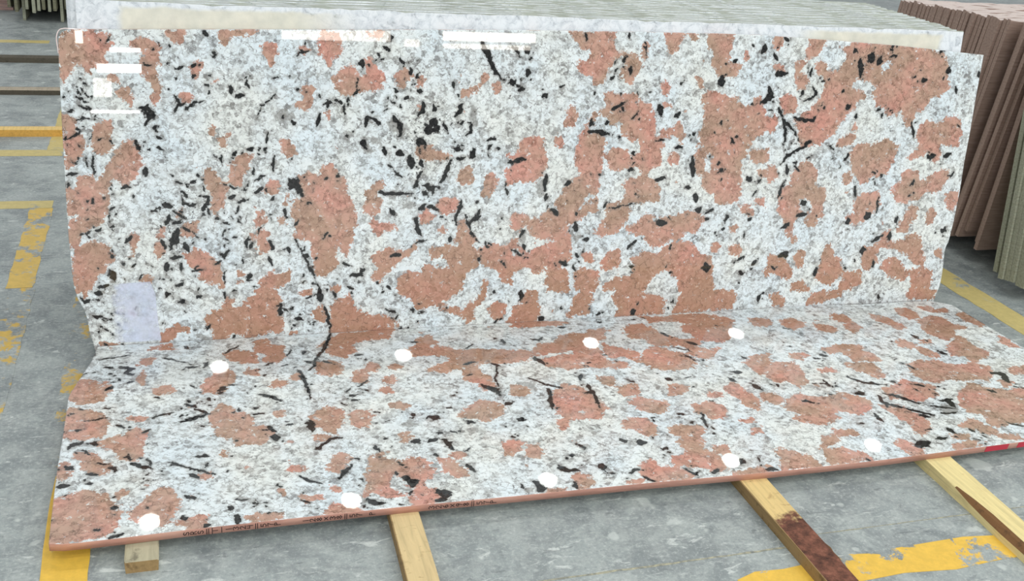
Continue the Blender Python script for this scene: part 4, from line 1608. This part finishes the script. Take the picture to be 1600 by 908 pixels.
def granite_slab(name, gu, gv, field, w, sign, thick, edge_mat):
    """gu, gv: (nv, nu) slab coordinates of the polished face; sign: local y = sign*v; face at local z = 0, slab below it"""
    nv, nu = gu.shape
    xs = gu.ravel(); vs = gv.ravel()
    front = np.stack([xs, sign * vs, np.zeros_like(xs)], 1)
    idx = np.arange(nu * nv).reshape(nv, nu)
    loop = np.concatenate([idx[0, :], idx[1:, -1], idx[-1, -2::-1], idx[-2:0:-1, 0]])
    nb = len(loop)
    arris = front[loop].copy(); arris[:, 2] = -0.0012
    back = front[loop].copy(); back[:, 2] = -thick
    V = np.concatenate([front, arris, back])
    q = np.stack([idx[:-1, :-1], idx[:-1, 1:], idx[1:, 1:], idx[1:, :-1]], -1).reshape(-1, 4)
    a0 = nu * nv; b0 = a0 + nb
    i = np.arange(nb); j = (i + 1) % nb
    s1 = np.stack([loop[i], a0 + i, a0 + j, loop[j]], -1)
    s2 = np.stack([a0 + i, b0 + i, b0 + j, a0 + j], -1)
    Q = np.concatenate([q, s1, s2])
    # the back: quads between the bottom row and the top row of the border
    nbk = nu
    bot = b0 + np.arange(nu)
    # map top row border positions
    top = b0 + (nu - 1) + (nv - 1) + np.arange(nu)[::-1]
    bq = np.stack([bot[:-1], top[:-1], top[1:], bot[1:]], -1)
    left = np.concatenate([[b0], b0 + nb - 1 - np.arange(nv - 2), [top[0]]])
    right = np.concatenate([[b0 + nu - 1], b0 + nu + np.arange(nv - 2), [top[-1]]])
    Q = np.concatenate([Q, bq])
    if sign < 0: Q = Q[:, ::-1]
    me = bpy.data.meshes.new(name)
    me.vertices.add(len(V)); me.vertices.foreach_set('co', V.ravel())
    me.loops.add(Q.size); me.loops.foreach_set('vertex_index', Q.ravel().astype(np.int32))
    me.polygons.add(len(Q)); me.polygons.foreach_set('loop_start', (np.arange(len(Q)) * 4).astype(np.int32))
    mi = np.zeros(len(Q), np.int32); mi[len(q):] = 1; mi[len(q) + 2 * nb:] = 2
    for m in (M_GRANITE, edge_mat, M_BACK): me.materials.append(m)
    me.polygons.foreach_set('material_index', mi)
    me.update(calc_edges=True)
    me.validate()
    allu = np.concatenate([xs, xs[loop], xs[loop]]); allv = np.concatenate([vs, vs[loop], vs[loop]])
    suv = np.stack([allu, allv, np.full_like(allu, w)], 1)
    at = me.attributes.new('suv', 'FLOAT_VECTOR', 'POINT'); at.data.foreach_set('vector', suv.ravel())
    for nm, arr in (('pink', field.pink), ('dark', field.dark), ('grey', field.grey), ('dens', field.dens)):
        at = me.attributes.new(nm, 'FLOAT', 'POINT'); at.data.foreach_set('value', field.sample(arr, allu, allv).astype(np.float32))
    o = bpy.data.objects.new(name, me)
    COL.objects.link(o)
    return o

NU, NV = 1090, 336
# --- standing slab outline (slab metres: u along, v up its height)
UP_LEFT = [(-0.02, .0465), (.007, .0425), (.0438, .0337), (.0862, .031), (.1181, .0239), (.1544, .0079), (.192, -.0005), (.2332, -.0031), (.3346, -.0049),
           (.4143, -.0046), (.551, -.0018), (.6844, .0009), (.8695, .0058), (.93, .0085), (.948, .0115), (.958, .018), (.9645, .030), (.967, .044)]
UP_RIGHT = [(-.02, 3.222), (.0099, 3.2313), (.04, 3.240), (.061, 3.2432), (.1014, 3.2446), (.15, 3.242), (.19, 3.238), (.215, 3.2405), (.2346, 3.2491), (.3185, 3.2569), (.4403, 3.2620), (.5551, 3.2590), (.6656, 3.2619), (.8135, 3.2615), (.968, 3.2639)]
UP_TOP = [(0, .967), (.0523, .9682), (.5648, .9833), (1.0, .995), (1.3768, 1.0051), (1.831, 1.0121), (2.15, 1.0150), (2.3232, 1.0140), (2.587, 1.0046), (2.8628, .9935), (3.079, .9802), (3.2639, .9679)]
s = np.linspace(0, 1, NU)[None, :]
v0 = np.concatenate([np.linspace(-.02, .93, NV - 14), np.linspace(.93, .967, 15)[1:]])[:, None]
gl = interp(UP_LEFT, v0[:, 0])[:, None]; gr = interp(UP_RIGHT, v0[:, 0])[:, None]
gu = gl + (gr - gl) * s
gv = np.where(v0 > 0, v0 * interp(UP_TOP, gu.ravel()).reshape(gu.shape) / .967, v0 + 0 * gu)
rs = np.random.RandomState(5)
slab_up = granite_slab('granite_slab', gu, gv, build_field(PINK, HOLES, GREY, DARK, 40, 1.12, 0.002), 0.0, 1, 0.019, M_EDGE_PALE)
slab_up.location = (UX, UY, ZT)
slab_up.rotation_euler = (math.pi / 2 - TH, 0, 0)
tag(slab_up, 'polished pink, white and black granite slab standing upright against the pale slab stack', 'granite slab', 'pair of matching pink granite slabs')

# --- lying slab, cut from the same block and opened like a book
FL_LEFT = [(-.02, .0595), (.0096, .0537), (.0804, .0444), (.1396, .0297), (.2004, .0139), (.2593, .0005), (.29, -.0052), (.3062, -.0060), (.3949, -.0051), (.5276, -.0049), (.6498, -.0063), (.7637, -.0046), (.8949, -.0023), (.9684, -.0002)]
FL_RIGHT = [(-.02, 3.19), (-.0, 3.225), (.0272, 3.2634), (.09, 3.2645), (.155, 3.2687), (.224, 3.2725), (.2857, 3.2778), (.4129, 3.285), (.97, 3.30)]
FL_FRONT = [(-.0002, .9684), (.03, .9750), (.0676, .9765), (.1583, .9760), (.3021, .9725), (.4663, .9722), (.7818, .9735), (.8892, .9751), (1.1196, .9805), (1.4837, .9866), (1.8719, .9990), (2.2443, 1.0005), (2.7823, .9865), (3.3, .975)]
FL_BACK = [(0, -.020), (2.6, -.020), (2.75, -.016), (2.85, -.006), (3.1, -.006), (3.2, -.002), (3.3, .0)]
v0 = np.linspace(-.02, .97, NV)[:, None]
gl = interp(FL_LEFT, v0[:, 0])[:, None]; gr = interp(FL_RIGHT, v0[:, 0])[:, None]
gu = gl + (gr - gl) * s
fr = interp(FL_FRONT, gu.ravel()).reshape(gu.shape); bk = interp(FL_BACK, gu.ravel()).reshape(gu.shape)
gv = bk + (v0 + .02) / .99 * (fr - bk)
slab_flat = granite_slab('granite_slab', gu, gv, build_field(FLAT_PINK, '', FLAT_GREY, FLAT_DARK, 70, 1.5, -0.003), 0.02, -1, 0.020, M_EDGE)
slab_flat.location = (0, 0, ZT)
tag(slab_flat, 'polished pink, white and black granite slab lying flat on wooden battens, numbers on its edge', 'granite slab', 'pair of matching pink granite slabs')

# resin rim left proud at the rounded top corner of the standing slab
def tube(pts, r, n=8):
    V, F = [], []
    P = [Vector(p) for p in pts]
    for i, p in enumerate(P):
        d = (P[min(i + 1, len(P) - 1)] - P[max(i - 1, 0)]).normalized()
        a = d.cross(Vector((0, 0, 1)))
        a = a.normalized() if a.length > 1e-6 else Vector((1, 0, 0))
        b = d.cross(a)
        for k in range(n):
            t = 2 * math.pi * k / n
            V.append(p + a * (r * math.cos(t)) + b * (r * math.sin(t)))
    for i in range(len(P) - 1):
        for k in range(n):
            F.append((i * n + k, i * n + (k + 1) % n, (i + 1) * n + (k + 1) % n, (i + 1) * n + k))
    F.append(tuple(range(n))[::-1]); F.append(tuple(range((len(P) - 1) * n, len(P) * n)))
    return V, F
M_RESIN = flat_mat('clear_resin_rim', srgb(226, 208, 204), 0.15)
_rim = [(.0064, .90), (.0057, .9148), (.0040, .935), (.0046, .9454), (.0070, .955), (.0110, .963), (.0165, .9681), (.0269, .9705), (.0405, .9702), (.0608, .9690), (.0866, .9698)]
mesh_obj('resin_rim', *tube([(a, b, -.002) for a, b in _rim], .0016), M_RESIN, slab_up)

# ---- marker writing on the lying slab's front edge: each character is turned on its side
GL = {
 'S': [[(.85, 1.2), (.5, 1.4), (.15, 1.2), (.2, .85), (.75, .6), (.85, .25), (.5, 0), (.1, .2)]],
 'R': [[(.15, 0), (.15, 1.4), (.7, 1.35), (.85, 1.05), (.65, .75), (.15, .7)], [(.45, .7), (.9, 0)]],
 'T': [[(-.3, 1.3), (1.3, 1.3)], [(.5, 1.3), (.5, 0)]],
 '=': [[(-.25, .95), (1.2, .95)], [(-.25, .45), (1.2, .45)]],
 '-': [[(-.2, .7), (1.25, .7)]],
 '1': [[(.5, 0), (.5, 1.4)]],
 '2': [[(.1, 1.1), (.4, 1.4), (.8, 1.2), (.75, .8), (.1, 0), (.95, .05)]],
 '3': [[(.1, 1.25), (.5, 1.4), (.9, 1.1), (.45, .75), (.9, .4), (.55, 0), (.05, .15)]],
 '4': [[(.2, 1.35), (.1, .7), (.85, .7)], [(.8, 1.4), (.8, -.1)]],
 '5': [[(.85, 1.35), (.2, 1.35), (.15, .8), (.7, .8), (.9, .4), (.55, 0), (.05, .1)]],
 '6': [[(.75, 1.4), (.3, .95), (.1, .4), (.4, 0), (.8, .15), (.8, .55), (.45, .7), (.15, .45)]],
 '7': [[(.1, 1.3), (.9, 1.35), (.5, .6), (.4, -.1)]],
 '8': [[(.5, .72), (.15, 1.05), (.5, 1.4), (.85, 1.05), (.5, .72), (.1, .35), (.5, 0), (.9, .35), (.5, .72)]],
 '9': [[(.85, 1.0), (.5, .75), (.15, 1.0), (.4, 1.4), (.85, 1.3), (.85, .9), (.55, 0)]],
 'x': [[(.1, 1.1), (.9, .2)], [(.9, 1.1), (.1, .2)]],
 'P': [[(.2, -.1), (.2, 1.4), (.75, 1.3), (.85, .95), (.2, .7)]],
}
M_INK = flat_mat('black_marker', srgb(40, 26, 24), 0.5)
def front_y(u): return -float(interp(FL_FRONT, u))
def writing(text, u0, u1):
    V, F = [], []
    adv = (u1 - u0) / len(text)
    g = adv * 0.60
    hw = 0.00098
    for i, ch in enumerate(text):
        if ch == ' ': continue
        x0 = u0 + adv * (i + .5)
        for st in GL[ch]:
            P = []
            for gx, gy in st:
                P.append((x0 - (gy - .7) * g * .95, -.0108 + (gx - .5) * .0102))      # along the edge, local z
            for (ax, az), (bx, bz) in zip(P[:-1], P[1:]):
                L = math.hypot(bx - ax, bz - az)
                if L < 1e-6: continue
                dx, dz = (bx - ax) / L * hw, (bz - az) / L * hw
                n = len(V)
                for (x, z) in ((ax - dx - dz, az - dz + dx), (ax - dx + dz, az - dz - dx), (bx + dx + dz, bz + dz - dx), (bx + dx - dz, bz + dz + dx)):
                    V.append((x, front_y(x) - .0006, z))
                F.append((n, n + 1, n + 2, n + 3))
    return tag(mesh_obj('marker_writing', V, F, M_INK, slab_flat), 'black marker writing on the slab edge')
writing('SRS=T-1324=57P', .295, .525)
writing('128x38=57 P', .578, .760)
writing('326x98=57P', .896, 1.078)
M_RED = flat_mat('red_edge_paint', srgb(176, 44, 60), 0.5)
def edge_paint(u0, u1):
    V, F = [], []
    n = 8
    for i in range(n + 1):
        x = u0 + (u1 - u0) * i / n
        V += [(x, front_y(x) - .0007, -.0195), (x + .004, front_y(x) - .0007, -.0008)]
    F = [(2 * i, 2 * i + 2, 2 * i + 3, 2 * i + 1) for i in range(n)]
    return tag(mesh_obj('paint_mark', V, F, M_RED, slab_flat), 'red paint mark on the slab edge')
edge_paint(2.634, 2.722)
edge_paint(2.758, 2.86)

# ---- plastic film on the standing slab
def mat_film():
    t = NT('translucent_film')
    co = t.objco()
    n = t.noise(co, 30, 5, 0.65).outputs[0]
    sx = t.sep(co)[0]
    wv = t.math('ADD', sx, t.math('MULTIPLY', t.math('SUBTRACT', n, 0.5), 0.06))
    a = t.math('MULTIPLY', t.step(wv, 0.100, 0.150), t.ramp(n, [(0.35, 0.22), (0.65, 0.62)]))
    c = t.ramp(t.noise(co, 14, 3).outputs[0], [(0.35, srgb(224, 232, 250)), (0.6, srgb(232, 235, 252)), (0.75, srgb(230, 222, 242))])
    t.out(c, 0.25, 0.5)
    t._in(t.b.inputs['Alpha'], a)
    return t.m
M_FILM = mat_film()
_fp = [(.094, .009), (.093, .06), (.090, .146), (.102, .183), (.118, .199), (.17, .2015), (.222, .203), (.226, .19), (.230, .176), (.235, .164), (.2365, .12), (.238, .075), (.242, .04), (.2455, .007), (.17, .006)]
n = len(_fp)
V = [(a, b, .0022 - .0006 * math.sin(a * 70)) for a, b in _fp] + [(a, b, .0014) for a, b in _fp]
F = [tuple(range(n))[::-1], tuple(range(n, 2 * n))] + [(i, (i + 1) % n, (i + 1) % n + n, i + n) for i in range(n)]
film = mesh_obj('plastic_film', V, F, M_FILM)
film.location = slab_up.location; film.rotation_euler = slab_up.rotation_euler
tag(film, 'torn pale bluish plastic film stuck to the lower left of the standing slab', 'plastic film')

# ------------------------------------------------------------------ timber
def mat_wood(name, base, dark, grain=1.0, scar=0.0, burn=None):
    t = NT(name)
    co = t.objco()
    g = t.noise(t.vmath('MULTIPLY', co, (26, 2.2, 26)), 3.0, 6, 0.65, 0.6).outputs[0]
    c = t.ramp(g, [(0.30, tuple(x * 0.80 for x in base)), (0.5, base), (0.72, tuple(min(1, x * 1.12) for x in base))])
    k = t.noise(t.vmath('MULTIPLY', co, (9, 26, 9)), 3.0, 5, 0.7, 0.4).outputs[0]
    c = t.mix(t.math('MULTIPLY', t.step(k, 0.60, 0.72), 0.75 * grain), c, dark)
    s2 = t.noise(co, 22, 5, 0.65).outputs[0]
    c = t.mix(t.math('MULTIPLY', t.step(s2, 0.56, 0.72), scar), c, dark)
    if burn is not None:
        y = t.sep(co)[1]
        yy = t.math('ADD', y, t.math('MULTIPLY', t.math('SUBTRACT', t.noise(co, 28, 4, .6).outputs[0], 0.5), 0.16))
        bm = t.step(yy, burn + .02, burn - .02)
        bc = t.ramp(t.noise(co, 36, 5, 0.7).outputs[0], [(0.3, srgb(52, 32, 26)), (0.5, srgb(104, 66, 52)), (0.68, srgb(142, 92, 74))])
        c = t.mix(bm, c, bc)
    t.bump(g, 0.4, 0.002)
    return t.out(c, 0.75, 0.3)
M_W_OLD = mat_wood('old_grey_timber', srgb(176, 168, 142), srgb(92, 86, 72), 0.8, 0.7)
M_W_PALE = mat_wood('pale_timber', srgb(208, 184, 138), srgb(140, 106, 70), 1.0, 0.35)
M_W_BURN = mat_wood('scorched_timber', srgb(216, 188, 130), srgb(142, 100, 60), 1.0, 0.45, -1.17)
M_W_FRESH = mat_wood('fresh_timber', srgb(222, 204, 148), srgb(172, 138, 90), 0.4, 0.1)
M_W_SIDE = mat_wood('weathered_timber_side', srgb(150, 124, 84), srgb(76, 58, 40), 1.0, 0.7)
M_BARK = mat_wood('dark_bark', srgb(116, 82, 50), srgb(60, 40, 26), 1.0, 0.6)
M_W_DARK = mat_wood('dark_timber', srgb(88, 82, 70), srgb(40, 38, 34), 0.8, 0.6)  # plain dark grey-brown for floor timbers and sleepers
M_W_PTOP = mat_wood('paler_timber_top', srgb(168, 156, 138), srgb(104, 96, 84), 0.6, 0.4)  # paler tone for the top face of the dark-sided floor timber
M_W_YEL = mat_wood('yellow_timber', srgb(218, 168, 84), srgb(180, 126, 60), 0.4, 0.2)
M_W_YTOP = mat_wood('yellow_timber_top', srgb(220, 188, 122), srgb(190, 150, 92), 0.4, 0.2)

def timber(name, p0, p1, width, h, mats, label, group, seg=14, amp=.0015, end_drop=0.0, wane=None, end_skew=0.0):
    """a beam from p0 to p1 (floor centre line); mats = (top, side)"""
    rg = random.Random(hash(label) % 1000 if False else len(label) * 7)
    a = Vector((p0[0], p0[1], 0)); b = Vector((p1[0], p1[1], 0))
    d = (b - a); L = d.length; d.normalize()
    nrm = Vector((-d.y, d.x, 0))          # left of the direction of travel
    V, F, MI = [], [], []
    prof = None
    for i in range(seg + 1):
        f = i / seg
        c = a + d * (L * f)
        j = lambda: rg.uniform(-amp, amp)
        drop = end_drop if i == 0 else 0.0
        sk = d * (end_skew if i == 0 else 0)
        wl = wane(f) if wane else 0.0
        hw = width / 2
        ring = [c - nrm * (hw + j()) + Vector((0, 0, 0)),
                c + nrm * (hw + j()) + Vector((0, 0, 0)) + sk,
                c + nrm * (hw + j()) + Vector((0, 0, h * (1 - .42 * wl))) + sk,
                c + nrm * (hw - .012 * wl - .001) + Vector((0, 0, h * (1 - .12 * wl) - drop)) + sk,
                c + nrm * (hw - .020 * wl - .003) + Vector((0, 0, h - drop)) + sk,
                c - nrm * (hw - .003) + Vector((0, 0, h - drop)),
                c - nrm * (hw + j()) + Vector((0, 0, h - .003 - drop))]
        V += ring
    K = 7
    for i in range(seg):
        for k in range(K):
            k2 = (k + 1) % K
            F.append((i * K + k, i * K + k2, (i + 1) * K + k2, (i + 1) * K + k))
            wl = wane((i + .5) / seg) if wane else 0.0
            MI.append(0 if k in (4, 5) else (2 if (k in (2, 3) and wl > .05 and len(mats) > 2) else 1))
    F.append(tuple(range(K))[::-1]); MI.append(len(mats) - 1 if len(mats) > 2 else 1)
    F.append(tuple(range(seg * K, seg * K + K))); MI.append(1)
    o = mesh_obj(name, V, F, list(mats), midx=MI)
    tag(o, label, 'batten', group)
    bm = bmesh.new(); bm.from_mesh(o.data); bmesh.ops.recalc_face_normals(bm, faces=bm.faces); bm.to_mesh(o.data); bm.free()
    return o

GB = 'battens under the lying slab'
timber('wooden_batten', (.2025, -1.040), (.2025, .98), .074, ZB, (M_W_OLD, M_W_OLD, M_W_SIDE), 'short-ended grey weathered batten under the near left corner of the lying slab', GB, end_drop=.004)
timber('wooden_batten', (.822, -1.36), (.90, .98), .076, ZB, (M_W_PALE, M_W_SIDE), 'pale batten with brown stains across it, second from the left under the lying slab', GB)
timber('wooden_batten', (1.837, -1.452), (1.81, .98), .086, ZB, (M_W_BURN, M_W_SIDE), 'batten with a dark scorched brown end under the lying slab', GB, end_skew=.012)
timber('wooden_batten', (2.44, -1.75), (2.52, .98), .094, ZB, (M_W_FRESH, M_W_FRESH, M_BARK), 'fresh pale yellow batten with a strip of bark, rightmost under the lying slab', GB, seg=40,
       wane=lambda f: max(0.0, min(1.0, (0.236 - f) / 0.05)))
_b = bpy.data.objects['wooden_batten.002']
rgb_ = random.Random(8)
_P = []
for _i in range(9):
    _f = _i / 8
    _P.append((1.8825 + rgb_.uniform(-.002, .003) - .004 * _f, -1.452 + .17 * (1 - _f) ** 1.0, .022 + .003 * math.sin(_f * 5)))
mesh_obj('bark', *tube([(x, y, z) for x, y, z in _P], .0055, 7), M_BARK, _b)
GD = 'timbers on the floor at the far left'
timber('floor_timber', (-3.0, 4.20), (1.2, 4.26), .075, .034, (M_W_DARK, M_W_DARK), 'thin dark timber on the floor, farthest of the three at far left', GD)
timber('floor_timber', (-3.0, 3.37), (1.2, 3.43), .07, .031, (M_W_PTOP, M_W_DARK), 'dark-sided timber with a dusty top, middle of the three at far left', GD)
timber('floor_timber', (-3.0, 2.54), (1.2, 2.56), .056, .038, (M_W_YTOP, M_W_YEL), 'yellow timber on the floor crossing the painted line at far left', GD)

# ------------------------------------------------------------------ the pale stack of slabs behind
def slab_mesh(name, L, H, T, mats, seed, n=90, amp=.0025, ends=.004, bow=0.0):
    """a rough slab: x along, y up, front face at z = 0, back at z = -T; slots: face, top, end"""
    rg = random.Random(seed)
    V, F, MI = [], [], []
    nh = 10
    tops = []
    h = 0.0
    for i in range(n + 1):
        h = 0.75 * h + rg.uniform(-amp, amp)
        x = L * i / n
        chip = -rg.uniform(.002, .009) if rg.random() < .10 else 0
        hh = H + h + bow * math.sin(math.pi * i / n)
        V += [(x, 0, 0), (x, hh - .0015 + chip * .6, 0), (x, hh + rg.uniform(-.001, .001), -.002 + chip * .3), (x, hh, -T + .0015), (x, hh - .0015, -T), (x, 0, -T)]
    K = 6
    for i in range(n):
        for k in range(K):
            k2 = (k + 1) % K
            F.append((i * K + k, (i + 1) * K + k, (i + 1) * K + k2, i * K + k2))
            MI.append(0 if k in (0, 4) else (1 if k in (1, 2, 3) else 2))
    F.append(tuple(range(K))); MI.append(2)
    F.append(tuple(range(n * K, n * K + K))[::-1]); MI.append(2)
    me = bpy.data.meshes.new(name)
    me.from_pydata(V, [], F)
    for m in mats: me.materials.append(m)
    me.polygons.foreach_set('material_index', MI)
    me.update()
    bm = bmesh.new(); bm.from_mesh(me); bmesh.ops.recalc_face_normals(bm, faces=bm.faces); bm.to_mesh(me); bm.free()
    return me

def mat_pale_face():
    t = NT('pale_granite_face')
    co = t.objco()
    wn = t.noise(co, 30, 3).outputs['Color']
    cw = t.vmath('ADD', co, t.vmath('MULTIPLY', t.vmath('SUBTRACT', wn, (.5, .5, .5)), (.03, .03, .03)))
    n = t.noise(cw, 34, 6, 0.7, 0.6).outputs[0]
    c = t.ramp(n, [(0.28, srgb(130, 136, 142)), (0.40, srgb(196, 201, 206)), (0.56, srgb(222, 225, 228))])
    e = t.voronoi(cw, 20, 'DISTANCE_TO_EDGE').outputs['Distance']
    c = t.mix(t.math('MULTIPLY', t.math('MULTIPLY', t.step(e, 0.025, 0.0), t.step(n, 0.45, 0.38)), 0.5), c, srgb(116, 120, 124))
    # cream backing coat left on parts of the face
    x = t.sep(co)[0]
    xn = t.math('ADD', x, t.math('MULTIPLY', t.math('SUBTRACT', t.noise(co, 9, 3).outputs[0], 0.5), 0.08))
    m1 = t.math('MULTIPLY', t.step(xn, 0.10, 0.14), t.step(xn, 0.86, 0.60))
    m2 = t.math('MULTIPLY', t.step(xn, 2.36, 2.52), t.step(xn, 3.03, 3.00))
    y = t.sep(co)[1]
    yn = t.math('ADD', y, t.math('MULTIPLY', t.math('SUBTRACT', t.noise(co, 14, 4).outputs[0], 0.5), 0.02))
    low = t.step(yn, 1.056, 1.042)
    m = t.math('MULTIPLY', t.math('MAXIMUM', m1, m2), low)
    cr = t.ramp(t.noise(co, 20, 4).outputs[0], [(0.3, srgb(200, 197, 182)), (0.7, srgb(222, 217, 200))])
    c = t.mix(t.math('MULTIPLY', m, 0.92), c, cr)
    return t.out(c, 0.35, 0.4)
def mat_sawn(name, a, b, c3):
    t = NT(name)
    co = t.objco()
    n = t.noise(t.vmath('MULTIPLY', co, (3, 40, 40)), 3.0, 6, 0.7).outputs[0]
    n2 = t.noise(co, 60, 4, 0.7).outputs[0]
    c = t.ramp(n, [(0.3, a), (0.5, b), (0.7, c3)])
    c = t.mix(t.math('MULTIPLY', t.step(n2, 0.62, 0.74), 0.5), c, tuple(x * .45 for x in a))
    return t.out(c, 0.8, 0.3)
M_PALE_FACE = mat_pale_face()
M_SAWN = mat_sawn('sawn_top_pale', srgb(134, 138, 129), srgb(156, 160, 150), srgb(178, 181, 171))
M_SAWN_END = mat_sawn('sawn_end_pale', srgb(176, 176, 168), srgb(204, 204, 198), srgb(222, 222, 218))

variants = [slab_mesh('stack_slab', 3.118, 1.066, .0198, (M_PALE_FACE, M_SAWN, M_SAWN_END), 20 + k, amp=.0011) for k in range(6)]
rg = random.Random(11)
PITCH = .0202
NST = 31
for k in range(NST):
    o = bpy.data.objects.new('stacked_slab', variants[0] if k == 0 else variants[rg.randrange(6)])
    COL.objects.link(o)
    # foot of the front face on the battens, one behind the other
    off = .0255 + .002 + k * PITCH
    foot_y = UY + (-.020 * math.sin(TH)) + off / math.cos(TH)
    o.rotation_euler = (math.pi / 2 - TH, 0, 0)
    o.location = (.062 + (0 if k == 0 else rg.uniform(-.034, -.014) if k < 4 else rg.uniform(-.012, .006)), foot_y, ZB + .0029)
    o.scale = (1, 1.0 + (0 if k == 0 else rg.uniform(-.0010, .0006)), 1)
    if k == 0:
        tag(o, 'front slab of the pale stack, white face with cream patches above the pink slab', 'stone slab', 'pale slabs stacked behind')
    else:
        tag(o, '%s pale slab from the front of the stack behind, its sawn top edge showing' % ordinal(k), 'stone slab', 'pale slabs stacked behind')

# ------------------------------------------------------------------ bundles at the right
M_MUD = mat_sawn('mud_brown_end', srgb(132, 112, 102), srgb(152, 129, 117), srgb(166, 144, 132))
M_PINKTOP = mat_sawn('pink_sawn_top', srgb(178, 164, 158), srgb(194, 179, 173), srgb(204, 191, 185))
M_OLIVE = mat_sawn('olive_grey_end', srgb(128, 128, 110), srgb(152, 153, 134), srgb(170, 171, 152))
M_OLIVE_D = mat_sawn('dark_olive_end', srgb(74, 74, 58), srgb(110, 108, 88), srgb(140, 138, 116))

pk = [slab_mesh('bundle_slab', 2.6, 1.0, .020, (M_MUD, M_PINKTOP, M_MUD), 60 + k, n=60, amp=.004) for k in range(5)]
rg = random.Random(21)
PHI = -0.118            # these lean the other way, towards the viewer
def lean_slab(me, x, y, z, lean, hs=1.0, ls=1.0, ts=1.0):
    o = bpy.data.objects.new('bundled_slab', me)
    COL.objects.link(o)
    o.rotation_euler = (math.pi / 2 - lean, 0, 0)
    o.location = (x, y, z)
    o.scale = (ls, hs, ts)
    return o
y = 0.708
k = 0
gaps = {5: .012, 9: .008, 14: .010, 22: .006}
while y < 1.46:
    z0 = .066 + rg.uniform(0, .05)
    top = 1.085 - .045 * max(0, (y - .6)) / .8 + rg.uniform(-.005, .005)
    x = 3.752 + rg.uniform(-.004, .004) - (.008 if k in (2, 3, 8) else 0)
    o = lean_slab(pk[rg.randrange(5)], x, y + (z0 - .085) * math.tan(PHI), z0, PHI, (top - z0) / math.cos(PHI), 1, 1.0)
    tag(o, 'slab with muddy brown end, %s from the dark gap in the big leaning bundle' % ordinal(k), 'stone slab', 'brown-ended slabs at the right')
    y += .0222 + gaps.get(k, rg.uniform(0, .004))
    k += 1
for k, y in enumerate((.418, .441, .530, .553, .576, .599, .622, .645)):
    z0 = (.085, .112, .135, .098, .128, .082, .112, .150)[k]
    x = (3.752, 3.768, 3.770, 3.752, 3.785, 3.748, 3.762, 3.785)[k]
    le = -.06 if k < 2 else PHI
    o = lean_slab(pk[k % 5], x, y + (z0 - .085) * math.tan(le), z0, le, (1.08 - z0) / math.cos(le))
    tag(o, '%s brown-ended slab of the eight leaning between the olive slabs and the dark gap' % ordinal(k), 'stone slab', 'eight brown-ended slabs at the right edge')
ol = [slab_mesh('olive_slab', 2.6, 1.0, .024, (M_OLIVE, M_OLIVE, M_OLIVE), 90 + k, n=50, amp=.004) for k in range(3)]
y = 0.186
for k in range(7):
    x = 3.672 + rg.uniform(-.010, .010) - (.012 if k in (2,) else 0)
    z0 = .070 + rg.uniform(0, .010)
    o = lean_slab(ol[k % 3], x, y + (z0 - .08) * math.tan(TH), z0, TH * .95, .99)
    tag(o, 'olive grey slab on edge at the right border, %s from the brown slabs' % ordinal(k), 'stone slab', 'olive slabs at the right')
    y -= .0265
# timber sleepers that carry these bundles
for i, xx in enumerate((4.1, 5.4)):
    o = mesh_obj('sleeper', *box(xx, xx + .12, -0.15, 1.62, 0, .064), M_W_DARK)
    tag(o, ('dark sleeper under the slab bundles at the right, nearer one', 'dark sleeper under the slab bundles at the right, farther one')[i], 'timber')

# ------------------------------------------------------------------ far left: slabs on edge, seen from their ends
def end_slab_mesh(seed):
    rg = random.Random(seed)
    V, F = [], []
    n = 12
    H, L = 1.05, 2.4
    for i in range(n + 1):
        z = H * i / n
        j = rg.uniform(-.004, .004)
        V += [(-.011 + rg.uniform(-.0015, .0015), j, z), (.011 + rg.uniform(-.0015, .0015), j + rg.uniform(-.003, .003), z), (.011, L, z), (-.011, L, z)]
    for i in range(n):
        for k in range(4):
            k2 = (k + 1) % 4
            F.append((i * 4 + k, i * 4 + k2, (i + 1) * 4 + k2, (i + 1) * 4 + k))
    F.append((3, 2, 1, 0)); F.append(tuple(range(n * 4, n * 4 + 4)))
    me = bpy.data.meshes.new('end_slab')
    me.from_pydata(V, [], F)
    me.materials.append(M_OLIVE_D if seed % 3 else M_OLIVE)
    me.update()
    return me
es = [end_slab_mesh(200 + k) for k in range(6)]
rg = random.Random(31)
x = -0.825
k = 0
while x < -0.10:
    o = bpy.data.objects.new('edge_slab', es[rg.randrange(6)])
    COL.objects.link(o)
    low = (k in (2, 9, 12, 17))
    o.location = (x, 5.55 + rg.uniform(-.05, .07), .003 if low else .078 + rg.uniform(0, .04))
    o.rotation_euler = (0, rg.uniform(-.003, .003), 0)
    if low: o.scale = (1, .38, 1)
    tag(o, '%s mossy olive slab from the left in the on-edge row at the far upper left' % ordinal(k), 'stone slab', 'mossy slabs at the far left')
    x += .0300 + (.022 if k in (0, 3) else rg.uniform(0, .010))
    k += 1
o = mesh_obj('sleeper', *box(-0.845, 0.6, 6.6, 6.72, 0, .074), M_W_DARK)
tag(o, 'dark sleeper under the mossy slabs at the far left', 'timber')

# low pile of flat slabs beyond them
M_PILE_EDGE = mat_sawn('pile_pink_edge', srgb(150, 124, 118), srgb(172, 142, 134), srgb(186, 158, 150))
M_PILE_TOP = mat_sawn('pile_grey_top', srgb(140, 142, 146), srgb(160, 162, 166), srgb(176, 178, 182))
for k in range(4):
    V, F = box(-3.2, -0.86 - .01 * (k % 2), 6.02 + .006 * (k % 3), 7.6, .0005 + k * .0235, .0005 + k * .0235 + .022)
    o = mesh_obj('flat_slab', V, F, [M_PILE_EDGE, M_PILE_TOP], midx=[0, 1, 0, 0, 0, 0])
    tag(o, ('bottom', 'second', 'third', 'top')[k] + ' slab of the low pink-edged pile at the far left', 'stone slab', 'low pile at the far left')
